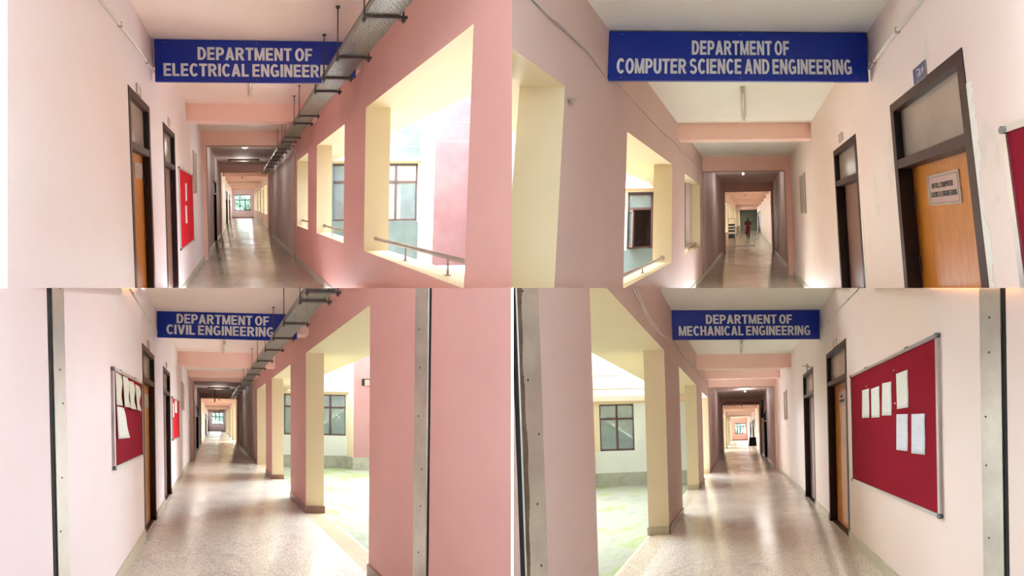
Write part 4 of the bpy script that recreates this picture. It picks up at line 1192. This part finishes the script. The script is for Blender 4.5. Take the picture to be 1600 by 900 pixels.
for i, ((a, b), lf, lb) in enumerate(zip(br_d, ('orange_door_veneer', 'mauve_door_board'),
        ('brown framed door with orange leaf next to the big maroon board in the mechanical corridor', 'dark framed door with mauve leaf left of the orange mechanical office door'))):
    hbi = (q.right(1294, 603)[1] + q.right(1322, 592)[1]) / 2
    t, leaf = door(q, 1 + i, 1, a, b, 1.184, hbi, None, lb, lf, fr='frame_brown')
    if i == 0:
        A = q.Wr + .11
        P = [q.on(x, y, 0, A) for x, y in ((1310.5, 613.5), (1310.5, 635.5))]
        d1_ = P[0][1]; d0_ = d1_ - .36; h1_, h0_ = P[0][2], P[1][2]
        t.part('name_plate', MB().box(A, A - .006, d0_, d1_, h0_, h1_), 'plate_rose', leaf, label='pale rose office name plate')
        fn = lambda u, v, w: (A - .006 - w, d1_ + (d0_ - d1_) * u, h1_ + (h0_ - h1_) * v)
        lt = MB()
        lettering(lt, 'OFFICE', .32, .68, .25, .44, fn, .002); lettering(lt, 'MECHANICAL', .1, .9, .55, .74, fn, .002)
        t.part('plate_lettering', lt, 'ink', leaf)
shift_doors(q, 1, 3, br_dd, ['dark door in the dim stretch of the mechanical corridor'])
shift_doors(q, 1, 4, br_fd, ['first dark door in the far stretch behind the black chair', 'last dark door in the far stretch of the mechanical corridor'])
end_wall(q, 56, 1147.6, 1165.6, 661.5, 677.5, 4, 666, 'beam_salmon_paint', 40, 'four light window at the far end of the mechanical corridor')
department_sign(q, 6.05, [(1049, 484.5), (1280, 484), (1281, 529.5), (1051, 531)],
    [('DEPARTMENT OF', .225, .81, .165, .47), ('MECHANICAL ENGINEERING', .043, .935, .545, .865)],
    'blue department of mechanical engineering sign')
conduit(q, 1, [(1350, 441), (1310, 483), (1283, 516)], .009, 'thin white conduit running up the right wall from the mechanical sign')
run_on_wall(q, -1, [(985, 440), (1000, 472), (1015, 502), (1030, 521), (1041, 528), (1050, 527)], .007, 'cable_white', 'wall_cable', 'white cable sagging down the left wall to the mechanical sign', 'cable')
run_on_wall(q, -1, [(991, 440), (1007.5, 482), (1020, 504), (1034, 522), (1043, 528.5)], .006, 'cable_white', 'wall_cable', 'second white cable just right of the first, left of the mechanical sign', 'cable', off=.02)
run_on_wall(q, -1, [(1050, 528), (1054, 534), (1066, 555), (1076, 566), (1085, 574), (1092, 584), (1097.5, 592), (1109, 605)], .008, 'cable_grey', 'wall_cable', 'grey cable running down the left wall below the mechanical sign', 'cable')
number_plate(q, 1, q.right(1307.6, 537)[0], q.right(1302.6, 537)[0], q.right(1305, 542)[1], q.right(1305, 532)[1], 'plate_pale', 'small pale number plate above the orange mechanical door')
P = [q.right(x, y) for x, y in ((1253, 572), (1268, 573), (1262, 568), (1261.5, 580), (1257, 571), (1265, 574))]
A = q.Wr - .008
single(q, 'wire_twist', MB().tube([(A, *P[0]), (A, *P[1])], .008, 6).tube([(A, *P[2]), (A, *P[3])], .012, 6).tube([(A, *P[4]), (A, *P[5])], .008, 6), 'panel_grey', 'twist of grey wire above the mauve mechanical door', 'wire')
noticeboard(q, 1, 2.463, 4.43, -.661, .641, 'felt_maroon', 'very large maroon noticeboard with six white sheets on the mechanical wall')
Rr = lambda *p: [q.right(x, y) for x, y in p]
shs = [(((1349, 610), (1360, 607), (1360.5, 652.5), (1349, 653.5)), 'paper_white', 'leftmost narrow sheet in the upper row of the mechanical board'),
       (((1363, 607.8), (1376, 602.8), (1377, 652), (1364, 652.8)), 'paper_white', 'second sheet from the left in the upper row of the mechanical board'),
       (((1380.5, 599), (1395, 596), (1395.8, 649), (1380.3, 649.5)), 'paper_white', 'third sheet from the left in the upper row of the mechanical board'),
       (((1402.5, 584.3), (1420.8, 577.3), (1422, 636.5), (1404.3, 639.3)), 'paper_white', 'tallest and highest sheet on the mechanical board'),
       (((1403, 647.3), (1421.3, 646.8), (1421.2, 705), (1403.3, 703)), 'paper_bluish', 'bluish sheet directly below the highest sheet of the mechanical board'),
       (((1426.7, 647), (1448, 646), (1448.5, 710.6), (1427, 708.3)), 'paper_bluish', 'bluish sheet nearest the right edge of the mechanical board')]
for cs, mt, lb in shs:
    p = Rr(*cs); paper(q, 1, (p[0], p[1], p[2], p[3]), mt, lb, off=.0135, bow=.002)
for i, (x, y, lb) in enumerate(((1399.5, 579, 'white pin above the highest sheet of the mechanical board'), (1356, 603.5, 'white pin above the leftmost sheet of the mechanical board'), (1401.5, 630, 'white pin left of the highest sheet of the mechanical board'))):
    p = q.right(x, y); single(q, 'push_pin', MB().ball((q.Wr - .018, p[0], p[1]), .009, 0, 8, 6), 'paper_white', lb, 'pin')
wall_panel(q, 1, q.right(1230, 630)[0], q.right(1225.6, 630)[0], q.right(1228, 656)[1], q.right(1228, 610)[1], 'tall grey panel on the mechanical wall near the portal')
tube_light(q, .12, 8.0, 9.0, 'short tube light on the ceiling just under the mechanical sign')
bulb(q, q.front(1164, 612, 17.5)[0], 17.5, 'small bulb holder on the dim mechanical ceiling', .08, power=11)
bulb(q, q.front(1159, 636, 25)[0], 25, 'dark hanging lamp before the far mechanical stretch', .28, True, 'pendant_lamp', 'lamp')
joint_cover(q, -1, dwall(q, -1, 812), dwall(q, -1, 845.5), .03, 'wide brown metal strip on the left wall of the mechanical corridor', True)
joint_cover(q, 1, dwall(q, 1, 1568.5), dwall(q, 1, 1536), .025, 'pale metal strip right of the big mechanical board', False)
facade(q, -1, 4.62, 11.9, 11.2, q.Wl + .3, (3.38, 4.47, -.53, .98, .5, 2), .5, 7.6, 0, 1500, 'brown steel window with two lights seen between the mechanical columns',
    grooves=(q.front(980, 587, 11.9)[1], q.front(980, 607.5, 11.9)[1]), band=(q.front(980, 627, 11.9)[1], q.front(980, 619, 11.9)[1]), plinth=q.front(980, 738, 11.9)[1])
struct(q, 'floor_courtyard', MB().box(-9.5, -q.Wl - .27, 1.2, 12.4, q.E - .35, q.E - .17), 'mossy_paving')
# cable over the far beam and the junction box
dd = 20.6
pts = [q.on(x, y, 1, dd) for x, y in ((1127, 637), (1129, 632), (1135, 629.3), (1150, 629), (1170, 629.3), (1188, 629.6))]
t = Thing(q, 'overhead_cable', tuple(pts[3]), 'black cable strung across the dim mechanical corridor under the ceiling', 'cable')
t.part('cable', MB().tube([tuple(p) for p in pts], .022, 8), 'cable_black')
b0 = q.front(1187, 625, dd); b1 = q.front(1192, 653, dd)
t = Thing(q, 'junction_box', (b1[0], dd, b1[1]), 'dark electrical box high on the right at the end of the black cable', 'electrical box')
t.part('box', MB().box(q.front(1189, 640, dd)[0], q.Wr, dd - .1, dd + .12, b1[1], b0[1]), 'rack_dark')
t.part('meter', MB().box(b0[0], q.front(1190, 640, dd)[0], dd - .14, dd + .1, q.front(1188, 637, dd)[1], b0[1]), 'plate_pale')
# black visitor chair seen from behind
ca_, cd_ = q.ground(1176.5, 706)
def visitor_chair(a, d):
    t = Thing(q, 'visitor_chair', (a, d, q.E), 'black padded chair with chrome legs standing alone in the mechanical corridor', 'chair')
    E = q.E; w = .25
    b = MB(); n = 8
    for i in range(n + 1):
        z = E + .5 + .52 * i / n
        hw = w * (1 - .12 * (i / n) ** 6)
        y = d - .02 - .10 * (i / n)
        for xx, yy in ((-hw, y), (hw, y), (hw, y + .06), (-hw, y + .06)): b.v.append((a + xx, yy, z))
    for i in range(n):
        k = i * 4
        for j in range(4): b.face([k + j, k + (j + 1) % 4, k + 4 + (j + 1) % 4, k + 4 + j])
    b.face([0, 1, 2, 3]); b.face([n * 4 + j for j in range(4)])
    t.part('backrest', b, 'chair_black')
    t.part('seat', MB().box(a - w - .02, a + w + .02, d - .02, d + .46, E + .41, E + .5), 'chair_black')
    for s_ in (-1, 1):
        for y in (d + .0, d + .42):
            t.part('leg', MB().tube([(a + s_ * w, y, E + .42), (a + s_ * (w + .01), y + (-.04 if y == d else .03), E)], .012, 8), 'chrome')
        t.part('armrest', MB().tube([(a + s_ * (w + .02), d - .04, E + .64), (a + s_ * (w + .05), d + .1, E + .67), (a + s_ * (w + .05), d + .38, E + .66), (a + s_ * (w + .03), d + .42, E + .43)], .014, 8), 'chrome')
visitor_chair(ca_, cd_)
struct(q, 'floor_garden', MB().box(-6, 7, 58, 80, -2.75, -2.5), 'mossy_paving')
tree(q, -.5, 68, -2.5, 4.6, 2.4, 8, 'pale green tree beyond the mechanical corridor end window')
